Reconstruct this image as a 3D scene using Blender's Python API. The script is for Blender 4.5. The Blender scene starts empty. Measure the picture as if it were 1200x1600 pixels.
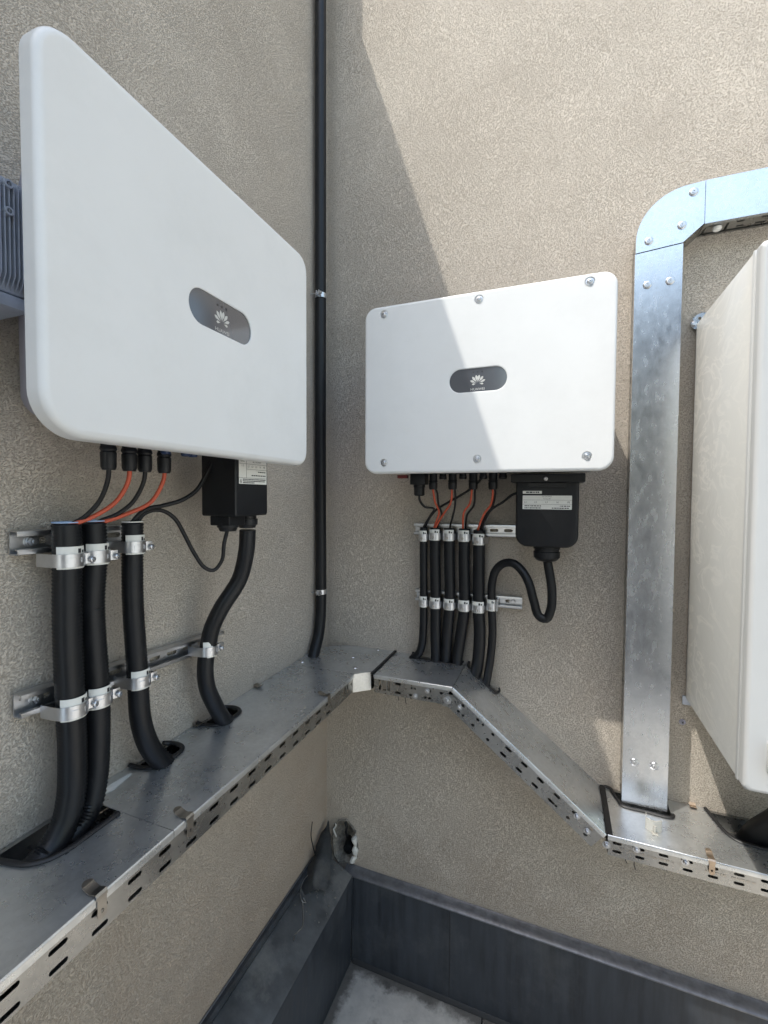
import bpy, bmesh, math, random
from mathutils import Vector, Matrix, noise
from mathutils.geometry import tessellate_polygon

C = bpy.context.scene.collection
scene = bpy.context.scene

# ------------------------------------------------------------------ camera
cam_d = bpy.data.cameras.new('camera')
cam = bpy.data.objects.new('camera', cam_d); C.objects.link(cam)
cam_d.sensor_fit = 'HORIZONTAL'; cam_d.sensor_width = 36.0; cam_d.lens = 20.924
cam_d.clip_start = 0.02; cam_d.clip_end = 1000
yaw, pitch, roll = 0.370156, 0.0358304, 0.00520523
cam.matrix_world = (Matrix.Translation((0.8954, -1.6474, 1.915)) @ Matrix.Rotation(yaw, 4, 'Z')
                    @ Matrix.Rotation(math.pi/2 - pitch, 4, 'X') @ Matrix.Rotation(roll, 4, 'Z'))
scene.camera = cam
scene.cycles.max_bounces = 14; scene.cycles.diffuse_bounces = 8
scene.render.resolution_x = 768; scene.render.resolution_y = 1024

# ------------------------------------------------------------------ daylight
SUN = Vector((0.95, 1.0, -2.771)).normalized()          # the way the light travels
world = bpy.data.worlds.new('World'); scene.world = world; world.use_nodes = True
wn = world.node_tree.nodes; wl = world.node_tree.links; wn.clear()
sky = wn.new('ShaderNodeTexSky'); sky.sky_type = 'NISHITA'; sky.sun_disc = False
sky.sun_elevation = math.asin(-SUN.z); sky.sun_rotation = math.atan2(-SUN.x, -SUN.y)
sky.altitude = 100; sky.air_density = 1.9; sky.dust_density = 3.0; sky.ozone_density = 1.0
bg = wn.new('ShaderNodeBackground'); bg.inputs['Strength'].default_value = 0.15
wo = wn.new('ShaderNodeOutputWorld')
wl.new(sky.outputs[0], bg.inputs[0]); wl.new(bg.outputs[0], wo.inputs[0])
sd = bpy.data.lights.new('sun', 'SUN'); sd.energy = 2.0; sd.angle = math.radians(0.53); sd.color = (1.0, 0.96, 0.885)
so = bpy.data.objects.new('sun', sd); C.objects.link(so)
so.rotation_euler = SUN.to_track_quat('-Z', 'Y').to_euler(); so.location = (-3, -3, 8)
scene.view_settings.view_transform = 'Standard'; scene.view_settings.look = 'None'
scene.view_settings.exposure = 1.26; scene.view_settings.gamma = 1.0
scene.view_settings.use_curve_mapping = False

# ------------------------------------------------------------------ materials
def mat(name, col, rough=0.5, metal=0.0, var=0.0, vscale=20, bump=0.0, bscale=200, bdist=0.001, coat=0.0,
        aniso=None, rvar=0.0, spec=0.5, scratch=0.0, dirt=0.0, dirtcol=(0.3, 0.28, 0.25)):
    m = bpy.data.materials.new(name); m.use_nodes = True
    n = m.node_tree.nodes; l = m.node_tree.links; b = n['Principled BSDF']
    b.inputs['Base Color'].default_value = (*col, 1); b.inputs['Roughness'].default_value = rough
    b.inputs['Metallic'].default_value = metal; b.inputs['Coat Weight'].default_value = coat
    b.inputs['Coat Roughness'].default_value = 0.15
    b.inputs['Specular IOR Level'].default_value = spec
    tc = n.new('ShaderNodeTexCoord'); src = tc.outputs['Object']
    if aniso:
        mp = n.new('ShaderNodeMapping'); l.new(src, mp.inputs[0]); mp.inputs['Scale'].default_value = aniso
        asrc = mp.outputs[0]
    else: asrc = src
    if var or rvar or dirt:
        no = n.new('ShaderNodeTexNoise'); l.new(asrc, no.inputs['Vector'])
        no.inputs['Scale'].default_value = vscale; no.inputs['Detail'].default_value = 6; no.inputs['Roughness'].default_value = 0.6
    cur = None
    if var:
        mr = n.new('ShaderNodeMapRange'); l.new(no.outputs['Fac'], mr.inputs[0])
        mr.inputs[1].default_value = 0.3; mr.inputs[2].default_value = 0.7
        mr.inputs[3].default_value = 1-var; mr.inputs[4].default_value = 1+var
        mx = n.new('ShaderNodeVectorMath'); mx.operation = 'SCALE'
        mx.inputs[0].default_value = col; l.new(mr.outputs[0], mx.inputs['Scale'])
        cur = mx.outputs[0]; l.new(cur, b.inputs['Base Color'])
    if dirt:
        n2 = n.new('ShaderNodeTexNoise'); l.new(src, n2.inputs['Vector'])
        n2.inputs['Scale'].default_value = 5; n2.inputs['Detail'].default_value = 9; n2.inputs['Roughness'].default_value = 0.7
        r2 = n.new('ShaderNodeMapRange'); l.new(n2.outputs['Fac'], r2.inputs[0])
        r2.inputs[1].default_value = 0.5; r2.inputs[2].default_value = 0.66; r2.inputs[3].default_value = 0; r2.inputs[4].default_value = dirt
        mm = n.new('ShaderNodeMix'); mm.data_type = 'RGBA'
        l.new(r2.outputs[0], mm.inputs[0]); mm.inputs[7].default_value = (*dirtcol, 1)
        if cur: l.new(cur, mm.inputs[6])
        else: mm.inputs[6].default_value = (*col, 1)
        l.new(mm.outputs[2], b.inputs['Base Color'])
    if rvar:
        mr = n.new('ShaderNodeMapRange'); l.new(no.outputs['Fac'], mr.inputs[0])
        mr.inputs[1].default_value = 0.3; mr.inputs[2].default_value = 0.7
        mr.inputs[3].default_value = max(0.02, rough-rvar); mr.inputs[4].default_value = rough+rvar
        l.new(mr.outputs[0], b.inputs['Roughness'])
    if bump:
        nb = n.new('ShaderNodeTexNoise'); l.new(asrc if scratch else src, nb.inputs['Vector'])
        nb.inputs['Scale'].default_value = bscale; nb.inputs['Detail'].default_value = 3
        bp = n.new('ShaderNodeBump'); bp.inputs['Strength'].default_value = bump; bp.inputs['Distance'].default_value = bdist
        l.new(nb.outputs['Fac'], bp.inputs['Height']); l.new(bp.outputs[0], b.inputs['Normal'])
    return m

def stucco(name, ang, low, scale, pit, c0, c1, stain, sk):
    """rubbed mineral render: short wormy grooves, a little mottling, splash dirt low on the wall"""
    m = bpy.data.materials.new(name); m.use_nodes = True
    n = m.node_tree.nodes; l = m.node_tree.links; b = n['Principled BSDF']
    b.inputs['Roughness'].default_value = 0.92; b.inputs['Specular IOR Level'].default_value = 0.25
    tc = n.new('ShaderNodeTexCoord')
    rot = n.new('ShaderNodeMapping'); l.new(tc.outputs['Object'], rot.inputs[0]); rot.inputs['Rotation'].default_value = ang
    # slow drift of the trowel direction
    wv = n.new('ShaderNodeTexNoise'); l.new(tc.outputs['Object'], wv.inputs['Vector']); wv.inputs['Scale'].default_value = 3.0
    sb = n.new('ShaderNodeVectorMath'); sb.operation = 'SUBTRACT'; l.new(wv.outputs['Color'], sb.inputs[0]); sb.inputs[1].default_value = (.5, .5, .5)
    sc = n.new('ShaderNodeVectorMath'); sc.operation = 'SCALE'; l.new(sb.outputs[0], sc.inputs[0]); sc.inputs['Scale'].default_value = 0.09
    ad = n.new('ShaderNodeVectorMath'); ad.operation = 'ADD'; l.new(rot.outputs[0], ad.inputs[0]); l.new(sc.outputs[0], ad.inputs[1])
    mp = n.new('ShaderNodeMapping'); l.new(ad.outputs[0], mp.inputs[0]); mp.inputs['Scale'].default_value = (1, 1, 0.56)
    a = n.new('ShaderNodeTexNoise'); l.new(mp.outputs[0], a.inputs['Vector'])
    a.inputs['Scale'].default_value = scale; a.inputs['Detail'].default_value = 2; a.inputs['Roughness'].default_value = 0.6
    a.inputs['Distortion'].default_value = 0.0
    r = n.new('ShaderNodeMapRange'); r.interpolation_type = 'SMOOTHSTEP'; l.new(a.outputs['Fac'], r.inputs[0])
    r.inputs[1].default_value = 0.34; r.inputs[2].default_value = 0.56
    f = n.new('ShaderNodeTexNoise'); l.new(tc.outputs['Object'], f.inputs['Vector']); f.inputs['Scale'].default_value = 520; f.inputs['Detail'].default_value = 3
    h = n.new('ShaderNodeMath'); h.operation = 'MULTIPLY_ADD'; l.new(f.outputs['Fac'], h.inputs[0]); h.inputs[1].default_value = 0.3; l.new(r.outputs[0], h.inputs[2])
    bp = n.new('ShaderNodeBump'); bp.inputs['Strength'].default_value = 1.0; bp.inputs['Distance'].default_value = 0.0020
    l.new(h.outputs[0], bp.inputs['Height'])
    # undulation of the float coat
    big = n.new('ShaderNodeTexNoise'); l.new(tc.outputs['Object'], big.inputs['Vector']); big.inputs['Scale'].default_value = 5; big.inputs['Detail'].default_value = 2
    bp2 = n.new('ShaderNodeBump'); bp2.inputs['Strength'].default_value = 0.25; bp2.inputs['Distance'].default_value = 0.012
    l.new(big.outputs['Fac'], bp2.inputs['Height']); l.new(bp2.outputs[0], bp.inputs['Normal'])
    l.new(bp.outputs[0], b.inputs['Normal'])
    # pigment: sand grains, mottling
    g = n.new('ShaderNodeTexNoise'); l.new(tc.outputs['Object'], g.inputs['Vector']); g.inputs['Scale'].default_value = 2.2; g.inputs['Detail'].default_value = 8; g.inputs['Roughness'].default_value = 0.62
    gr = n.new('ShaderNodeValToRGB'); l.new(g.outputs['Fac'], gr.inputs[0])
    gr.color_ramp.elements[0].position = 0.3; gr.color_ramp.elements[0].color = (*c0, 1)
    gr.color_ramp.elements[1].position = 0.7; gr.color_ramp.elements[1].color = (*c1, 1)
    # groove shading painted into the colour where the grain noise dips
    mx = n.new('ShaderNodeMix'); mx.data_type = 'RGBA'; mx.blend_type = 'MULTIPLY'
    pr = n.new('ShaderNodeMapRange'); l.new(a.outputs['Fac'], pr.inputs[0]); pr.inputs[1].default_value = 0.36; pr.inputs[2].default_value = 0.47
    pr.inputs[3].default_value = pit; pr.inputs[4].default_value = 0.0
    l.new(pr.outputs[0], mx.inputs[0]); l.new(gr.outputs[0], mx.inputs[6]); mx.inputs[7].default_value = (0.40, 0.37, 0.33, 1)
    # splash stains close to the roof edge
    sx = n.new('ShaderNodeSeparateXYZ'); l.new(tc.outputs['Object'], sx.inputs[0])
    st = n.new('ShaderNodeTexNoise'); l.new(tc.outputs['Object'], st.inputs['Vector']); st.inputs['Scale'].default_value = 7; st.inputs['Detail'].default_value = 7
    ma = n.new('ShaderNodeMath'); ma.operation = 'MULTIPLY_ADD'; l.new(st.outputs['Fac'], ma.inputs[0]); ma.inputs[1].default_value = -0.9; l.new(sx.outputs['Z'], ma.inputs[2])
    mr = n.new('ShaderNodeMapRange'); l.new(ma.outputs[0], mr.inputs[0]); mr.inputs[1].default_value = 0.0; mr.inputs[2].default_value = low
    mr.inputs[3].default_value = sk; mr.inputs[4].default_value = 0.0
    m2 = n.new('ShaderNodeMix'); m2.data_type = 'RGBA'; l.new(mr.outputs[0], m2.inputs[0]); l.new(mx.outputs[2], m2.inputs[6]); m2.inputs[7].default_value = (*stain, 1)
    l.new(m2.outputs[2], b.inputs['Base Color'])
    return m

def galvanised(name, col=(0.70, 0.72, 0.73), rough=0.29, brush=(1, 1, 1), wave=0.05, metal=0.86, cloud=0.20, cvar=1.0):
    m = bpy.data.materials.new(name); m.use_nodes = True
    n = m.node_tree.nodes; l = m.node_tree.links; b = n['Principled BSDF']
    b.inputs['Metallic'].default_value = metal
    tc = n.new('ShaderNodeTexCoord')
    v = n.new('ShaderNodeTexVoronoi'); l.new(tc.outputs['Object'], v.inputs['Vector']); v.inputs['Scale'].default_value = 130
    a = n.new('ShaderNodeTexNoise'); l.new(tc.outputs['Object'], a.inputs['Vector']); a.inputs['Scale'].default_value = 7; a.inputs['Detail'].default_value = 5; a.inputs['Roughness'].default_value = 0.6
    mp = n.new('ShaderNodeMapping'); l.new(tc.outputs['Object'], mp.inputs[0]); mp.inputs['Scale'].default_value = brush
    s = n.new('ShaderNodeTexNoise'); l.new(mp.outputs[0], s.inputs['Vector']); s.inputs['Scale'].default_value = 60; s.inputs['Detail'].default_value = 5
    cr = n.new('ShaderNodeValToRGB'); l.new(a.outputs['Fac'], cr.inputs[0])
    cr.color_ramp.elements[0].position = 0.28; cr.color_ramp.elements[0].color = tuple(c*(1-0.22*cvar) for c in col)+(1,)
    cr.color_ramp.elements[1].position = 0.72; cr.color_ramp.elements[1].color = tuple(min(1, c*(1+0.12*cvar)) for c in col)+(1,)
    mx = n.new('ShaderNodeMix'); mx.data_type = 'RGBA'; mx.blend_type = 'MULTIPLY'; mx.inputs[0].default_value = 0.10
    bwn = n.new('ShaderNodeRGBToBW'); l.new(v.outputs['Color'], bwn.inputs[0])
    l.new(cr.outputs[0], mx.inputs[6]); l.new(bwn.outputs[0], mx.inputs[7]); l.new(mx.outputs[2], b.inputs['Base Color'])
    # roughness: spangle + scuffs
    r1 = n.new('ShaderNodeMapRange'); l.new(s.outputs['Fac'], r1.inputs[0]); r1.inputs[1].default_value = .3; r1.inputs[2].default_value = .7
    r1.inputs[3].default_value = rough-0.03; r1.inputs[4].default_value = rough+0.04
    r2 = n.new('ShaderNodeMath'); r2.operation = 'MULTIPLY_ADD'; l.new(a.outputs['Fac'], r2.inputs[0]); r2.inputs[1].default_value = cloud; l.new(r1.outputs[0], r2.inputs[2])
    r3 = n.new('ShaderNodeMath'); r3.operation = 'SUBTRACT'; l.new(r2.outputs[0], r3.inputs[0]); r3.inputs[1].default_value = cloud/2
    l.new(r3.outputs[0], b.inputs['Roughness'])
    w = n.new('ShaderNodeTexNoise'); l.new(tc.outputs['Object'], w.inputs['Vector']); w.inputs['Scale'].default_value = 14; w.inputs['Detail'].default_value = 2
    b1 = n.new('ShaderNodeBump'); b1.inputs['Strength'].default_value = wave; b1.inputs['Distance'].default_value = 0.01; l.new(w.outputs['Fac'], b1.inputs['Height'])
    l.new(b1.outputs[0], b.inputs['Normal'])
    return m

M = {}
M['stucco_l'] = stucco('render_left', (math.radians(62), 0, 0), 0.95, 460, 0.50, (0.54, 0.482, 0.410), (0.62, 0.558, 0.478), (0.40, 0.305, 0.225), 0.62)
M['stucco_r'] = stucco('render_right', (0, math.radians(-52), 0), 0.16, 430, 0.62, (0.50, 0.447, 0.382), (0.585, 0.528, 0.455), (0.27, 0.205, 0.15), 0.22)
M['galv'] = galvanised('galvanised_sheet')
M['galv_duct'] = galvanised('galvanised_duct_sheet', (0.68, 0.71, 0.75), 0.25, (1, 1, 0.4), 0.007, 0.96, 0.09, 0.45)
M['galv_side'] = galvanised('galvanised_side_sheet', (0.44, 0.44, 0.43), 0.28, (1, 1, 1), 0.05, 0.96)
M['zinc'] = mat('zinc_steel', (0.60, 0.61, 0.63), 0.34, 1.0, var=0.07, vscale=45, rvar=0.06)
M['steel'] = mat('spring_steel', (0.40, 0.38, 0.35), 0.30, 1.0, var=0.12, vscale=60)
M['copper'] = mat('tarnished_clip_steel', (0.50, 0.40, 0.31), 0.36, 1.0, var=0.15, vscale=60)
M['white'] = mat('white_powder_coat', (0.705, 0.71, 0.705), 0.40, 0, var=0.02, vscale=6, dirt=0.12, dirtcol=(0.5, 0.5, 0.48), bump=0.12, bscale=420, bdist=0.0006)
M['cab'] = mat('cream_cabinet_paint', (0.50, 0.515, 0.52), 0.40, 0, var=0.02, vscale=5, bump=0.10, bscale=300, bdist=0.0006)
M['body'] = mat('lilac_grey_casting', (0.30, 0.30, 0.37), 0.5, 0, var=0.05, bump=0.2, bscale=500)
M['alu'] = mat('cast_aluminium', (0.42, 0.46, 0.53), 0.5, 0.2, var=0.1, vscale=40, bump=0.15, bscale=500)
M['black'] = mat('black_plastic', (0.008, 0.009, 0.011), 0.42, 0, spec=0.35, var=0.2, vscale=30, bump=0.15, bscale=700, bdist=0.0005)
M['rubber'] = mat('black_conduit', (0.008, 0.009, 0.011), 0.42, 0, var=0.25, vscale=25, rvar=0.08, spec=0.32)
M['cable'] = mat('black_cable_sheath', (0.008, 0.008, 0.009), 0.46, 0, var=0.2, vscale=30, spec=0.35)
M['trim'] = mat('black_edge_rubber', (0.010, 0.010, 0.011), 0.5)
M['red'] = mat('red_cable_sheath', (0.50, 0.085, 0.038), 0.48, 0, var=0.12, vscale=60)
M['darkred'] = mat('dark_red_rubber', (0.16, 0.03, 0.025), 0.6)
M['bluein'] = mat('conduit_blue_lining', (0.30, 0.42, 0.62), 0.5)
M['blue'] = mat('blue_plug', (0.012, 0.03, 0.09), 0.45)
M['paper'] = mat('white_liner', (0.72, 0.72, 0.68), 0.6, 0, var=0.04, vscale=80)
M['ink'] = mat('black_ink', (0.02, 0.02, 0.025), 0.6)
M['logo'] = mat('logo_print', (0.52, 0.52, 0.50), 0.5)
M['smoke'] = mat('smoked_window', (0.055, 0.062, 0.078), 0.10, 0, coat=1.0, spec=1.0)
M['flash'] = mat('anthracite_flashing', (0.032, 0.037, 0.045), 0.45, 0.1, var=0.35, vscale=16, aniso=(2.2, 2.2, 0.22), rvar=0.12, dirt=0.10, dirtcol=(0.22, 0.22, 0.21), bump=0.15, bscale=60, bdist=0.003)
M['clad'] = mat('added_block_cladding', (0.05, 0.055, 0.065), 0.5, 0.2, var=0.1)
M['flashtop'] = mat('dusty_flashing', (0.085, 0.088, 0.09), 0.6, 0.1, var=0.35, vscale=14, dirt=0.75, dirtcol=(0.21, 0.205, 0.19), bump=0.3, bscale=60, bdist=0.003)
M['cap'] = mat('light_cap_profile', (0.16, 0.165, 0.18), 0.4, 0.5, var=0.3, vscale=40, dirt=0.4, dirtcol=(0.13, 0.13, 0.13))
M['mortar'] = mat('broken_mortar', (0.20, 0.185, 0.16), 0.95, 0, var=0.5, vscale=60, bump=0.9, bscale=160, bdist=0.004)
M['foam'] = mat('white_plaster_edge', (0.62, 0.61, 0.57), 0.9, 0, var=0.15, vscale=80, bump=0.8, bscale=150, bdist=0.003)
M['clear'] = mat('clear_plastic', (0.72, 0.71, 0.66), 0.18, 0, var=0.05)
M['clear'].node_tree.nodes['Principled BSDF'].inputs['Transmission Weight'].default_value = 0.6
M['offwhite'] = galvanised('dull_corner_plate', (0.80, 0.79, 0.75), 0.55, (1, 1, 1), 0.05)

def side_film():
    """glossy panel with wrinkled protective film, light dapples painted in"""
    m = mat('filmed_dappled_paint', (0.52, 0.515, 0.48), 0.36, 0, var=0.05, vscale=6, coat=0.35)
    n = m.node_tree.nodes; l = m.node_tree.links; b = n['Principled BSDF']
    tc = n.new('ShaderNodeTexCoord'); mp = n.new('ShaderNodeMapping'); l.new(tc.outputs['Object'], mp.inputs[0]); mp.inputs['Scale'].default_value = (1, 0.6, 1.25)
    a = n.new('ShaderNodeTexNoise'); l.new(mp.outputs[0], a.inputs['Vector']); a.inputs['Scale'].default_value = 9; a.inputs['Detail'].default_value = 3; a.inputs['Distortion'].default_value = 2.2
    bp = n.new('ShaderNodeBump'); bp.inputs['Strength'].default_value = 0.45; bp.inputs['Distance'].default_value = 0.008
    l.new(a.outputs['Fac'], bp.inputs['Height']); l.new(bp.outputs[0], b.inputs['Coat Normal'])
    b.inputs['Coat Roughness'].default_value = 0.12
    # bright light dapples painted into the colour, stronger towards the wall
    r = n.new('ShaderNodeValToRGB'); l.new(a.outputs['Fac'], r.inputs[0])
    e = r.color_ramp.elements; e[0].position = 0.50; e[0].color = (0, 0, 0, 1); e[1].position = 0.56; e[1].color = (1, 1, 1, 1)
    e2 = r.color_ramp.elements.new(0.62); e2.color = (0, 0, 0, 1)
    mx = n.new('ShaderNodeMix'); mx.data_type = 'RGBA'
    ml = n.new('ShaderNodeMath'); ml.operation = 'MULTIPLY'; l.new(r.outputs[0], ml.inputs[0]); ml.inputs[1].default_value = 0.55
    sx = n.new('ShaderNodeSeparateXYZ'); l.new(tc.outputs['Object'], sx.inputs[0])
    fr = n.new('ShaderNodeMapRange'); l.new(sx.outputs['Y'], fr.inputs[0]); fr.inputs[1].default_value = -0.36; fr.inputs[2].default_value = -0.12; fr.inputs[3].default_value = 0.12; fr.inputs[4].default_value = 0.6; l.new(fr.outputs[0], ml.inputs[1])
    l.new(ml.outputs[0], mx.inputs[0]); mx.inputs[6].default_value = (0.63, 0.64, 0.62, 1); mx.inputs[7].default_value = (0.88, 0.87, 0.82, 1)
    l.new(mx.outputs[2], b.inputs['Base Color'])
    return m
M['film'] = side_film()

def concrete():
    m = mat('stained_concrete', (0.50, 0.47, 0.42), 0.88, 0, var=0.12, vscale=20, bump=0.4, bscale=90, bdist=0.003)
    n = m.node_tree.nodes; l = m.node_tree.links; b = n['Principled BSDF']
    base = b.inputs['Base Color'].links[0].from_socket
    tc = n.new('ShaderNodeTexCoord')
    a = n.new('ShaderNodeTexNoise'); l.new(tc.outputs['Object'], a.inputs['Vector']); a.inputs['Scale'].default_value = 9; a.inputs['Detail'].default_value = 9; a.inputs['Roughness'].default_value = 0.72
    r = n.new('ShaderNodeMapRange'); l.new(a.outputs['Fac'], r.inputs[0]); r.inputs[1].default_value = 0.55; r.inputs[2].default_value = 0.72; r.inputs[4].default_value = 0.7
    mx = n.new('ShaderNodeMix'); mx.data_type = 'RGBA'; l.new(r.outputs[0], mx.inputs[0]); l.new(base, mx.inputs[6]); mx.inputs[7].default_value = (0.10, 0.095, 0.085, 1)
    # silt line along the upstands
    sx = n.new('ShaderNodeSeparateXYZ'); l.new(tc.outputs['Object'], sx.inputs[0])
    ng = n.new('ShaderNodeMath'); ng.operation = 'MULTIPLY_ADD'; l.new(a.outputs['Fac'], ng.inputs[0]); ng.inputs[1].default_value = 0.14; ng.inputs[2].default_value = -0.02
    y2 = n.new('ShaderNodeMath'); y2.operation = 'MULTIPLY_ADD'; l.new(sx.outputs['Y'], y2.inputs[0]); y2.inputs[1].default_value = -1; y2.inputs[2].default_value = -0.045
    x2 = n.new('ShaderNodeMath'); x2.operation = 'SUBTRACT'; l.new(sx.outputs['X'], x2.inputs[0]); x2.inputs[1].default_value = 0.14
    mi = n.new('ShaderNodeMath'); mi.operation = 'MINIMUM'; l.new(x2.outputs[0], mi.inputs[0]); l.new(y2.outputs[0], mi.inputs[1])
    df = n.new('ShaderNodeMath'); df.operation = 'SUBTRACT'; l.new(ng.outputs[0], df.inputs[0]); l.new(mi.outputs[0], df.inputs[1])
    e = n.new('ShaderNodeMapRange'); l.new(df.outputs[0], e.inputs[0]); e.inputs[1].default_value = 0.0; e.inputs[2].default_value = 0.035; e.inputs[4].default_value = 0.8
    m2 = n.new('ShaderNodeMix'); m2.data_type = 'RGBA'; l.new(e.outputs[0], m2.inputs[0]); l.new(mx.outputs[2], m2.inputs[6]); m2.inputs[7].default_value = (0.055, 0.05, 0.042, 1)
    l.new(m2.outputs[2], b.inputs['Base Color'])
    return m
M['concrete'] = concrete()
M['roof'] = mat('terrace_screed', (0.55, 0.54, 0.51), 0.9, 0, var=0.2, vscale=3, bump=0.4, bscale=60, bdist=0.004)

# ------------------------------------------------------------------ helpers
def NB(): return bmesh.new()
INV = {}
def thing(name, label, cat, loc=(0, 0, 0), rotz=0.0, group=None, kind=None):
    o = bpy.data.objects.new(name, None); C.objects.link(o)
    o.empty_display_size = 0.1
    o.location = loc; o.rotation_euler = (0, 0, rotz)
    if kind: o['kind'] = kind
    else:
        o['label'] = label; o['category'] = cat
        if group: o['group'] = group
    INV[o] = (Matrix.Translation(loc) @ Matrix.Rotation(rotz, 4, 'Z')).inverted()
    return o
def obj(name, bm, m, parent=None, smooth=None, local=False, wn_=False, label=None, kind=None):
    """link a bmesh as ONE mesh object; shapes are given in scene metres unless local"""
    bmesh.ops.recalc_face_normals(bm, faces=bm.faces[:])
    me = bpy.data.meshes.new(name); bm.to_mesh(me); bm.free()
    mats = m if isinstance(m, (list, tuple)) else [m]
    for k in mats: me.materials.append(M[k])
    o = bpy.data.objects.new(name, me); C.objects.link(o)
    if parent is not None:
        o.parent = parent
        INV[o] = INV.get(parent, Matrix.Identity(4))
        if not local: me.transform(INV[o])
    if smooth is not None:
        me.shade_smooth()
        me.set_sharp_from_angle(angle=math.radians(smooth))
    if wn_:
        md = o.modifiers.new('weighted', 'WEIGHTED_NORMAL'); md.keep_sharp = True
    if label: o['label'] = label
    if kind: o['kind'] = kind
    return o
def copy_tree(root, parent=None):
    c = root.copy(); C.objects.link(c); c.parent = parent
    for ch in list(root.children): copy_tree(ch, c)
    return c
def ident(p): return p
def box(bm, x0, x1, y0, y1, z0, z1, f=None, bev=0.0, mi=0):
    """axis aligned box; f maps its own axes to the scene"""
    t = bmesh.new(); r = bmesh.ops.create_cube(t, size=1)
    for v in t.verts:
        v.co = Vector((x0+(v.co.x+.5)*(x1-x0), y0+(v.co.y+.5)*(y1-y0), z0+(v.co.z+.5)*(z1-z0)))
    if bev: bmesh.ops.bevel(t, geom=t.edges[:], offset=bev, segments=2, profile=0.6, affect='EDGES')
    merge(bm, t, f, mi)
def merge(bm, t, f=None, mi=0):
    mp = {}
    for v in t.verts: mp[v] = bm.verts.new(f(v.co) if f else v.co)
    for fc in t.faces:
        try:
            q = bm.faces.new([mp[v] for v in fc.verts]); q.material_index = mi
        except ValueError: pass
    t.free()
def frame_of(d):
    d = Vector(d).normalized(); a = Vector((0, 0, 1)) if abs(d.z) < 0.9 else Vector((1, 0, 0))
    x = d.cross(a).normalized(); return x, d.cross(x).normalized(), d
def cyl(bm, p0, p1, r0, r1=None, seg=16, cap=True, mi=0, f=None):
    if r1 is None: r1 = r0
    p0 = Vector(p0); p1 = Vector(p1)
    if f: p0 = Vector(f(p0)); p1 = Vector(f(p1))
    x, y, d = frame_of(p1-p0); a = []; b = []
    for i in range(seg):
        t = 2*math.pi*i/seg; o = x*math.cos(t)+y*math.sin(t)
        a.append(bm.verts.new(p0+o*r0)); b.append(bm.verts.new(p1+o*r1))
    for i in range(seg):
        bm.faces.new([a[i], a[(i+1) % seg], b[(i+1) % seg], b[i]]).material_index = mi
    if cap:
        bm.faces.new(a[::-1]).material_index = mi; bm.faces.new(b).material_index = mi
def lathe(bm, p0, d, prof, seg=16, mi=0, hexn=None):
    """prof: (distance along d, radius)"""
    x, y, d = frame_of(d); p0 = Vector(p0); rings = []
    for (h, r) in prof:
        if r < 1e-6: rings.append([bm.verts.new(p0+d*h)]); continue
        rings.append([bm.verts.new(p0+d*h+(x*math.cos(2*math.pi*i/seg)+y*math.sin(2*math.pi*i/seg))*r) for i in range(seg)])
    for a, b in zip(rings, rings[1:]):
        for i in range(seg):
            j = (i+1) % seg
            if len(a) == 1 and len(b) == 1: continue
            if len(a) == 1: q = [a[0], b[i], b[j]]
            elif len(b) == 1: q = [a[i], a[j], b[0]]
            else: q = [a[i], a[j], b[j], b[i]]
            bm.faces.new(q).material_index = mi
def catmull(pts, step):
    P = [Vector(p) for p in pts]
    if len(P) == 2: P = [P[0], P[0].lerp(P[1], .5), P[1]]
    Q = [2*P[0]-P[1]]+P+[2*P[-1]-P[-2]]; out = []
    for i in range(1, len(Q)-2):
        a, b, c, d = Q[i-1], Q[i], Q[i+1], Q[i+2]
        def kn(u, v, t): return t+max(1e-5, (v-u).length)**0.5
        t0 = 0; t1 = kn(a, b, t0); t2 = kn(b, c, t1); t3 = kn(c, d, t2)
        n_ = max(1, int(round((c-b).length/step)))
        for k in range(n_):
            t = t1+(t2-t1)*k/n_
            A1 = a*((t1-t)/(t1-t0))+b*((t-t0)/(t1-t0)); A2 = b*((t2-t)/(t2-t1))+c*((t-t1)/(t2-t1)); A3 = c*((t3-t)/(t3-t2))+d*((t-t2)/(t3-t2))
            B1 = A1*((t2-t)/(t2-t0))+A2*((t-t0)/(t2-t0)); B2 = A2*((t3-t)/(t3-t1))+A3*((t-t1)/(t3-t1))
            out.append(B1*((t2-t)/(t2-t1))+B2*((t-t1)/(t2-t1)))
    out.append(P[-1]); return out
def tube(bm, pts, r, seg=12, step=0.01, corr=0.0, pitch=0.0068, cap=True, smooth=True, flat=1.0, mi=0, rf=None):
    if corr: step = pitch/2
    path = catmull(pts, step) if smooth else [Vector(p) for p in pts]
    rings = []; x = None
    for i, p in enumerate(path):
        d = (path[min(i+1, len(path)-1)]-path[max(i-1, 0)]).normalized()
        if x is None: x, y, _ = frame_of(d)
        x = (x-d*x.dot(d)).normalized(); y = d.cross(x)
        rr = r+(corr if i % 2 else 0)
        if rf: rr *= rf(i/(len(path)-1))
        rings.append([bm.verts.new(p+x*math.cos(2*math.pi*k/seg)*rr+y*math.sin(2*math.pi*k/seg)*rr*flat) for k in range(seg)])
    for a, b in zip(rings, rings[1:]):
        for k in range(seg): bm.faces.new([a[k], a[(k+1) % seg], b[(k+1) % seg], b[k]]).material_index = mi
    if cap: bm.faces.new(rings[0][::-1]).material_index = mi; bm.faces.new(rings[-1]).material_index = mi
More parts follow.
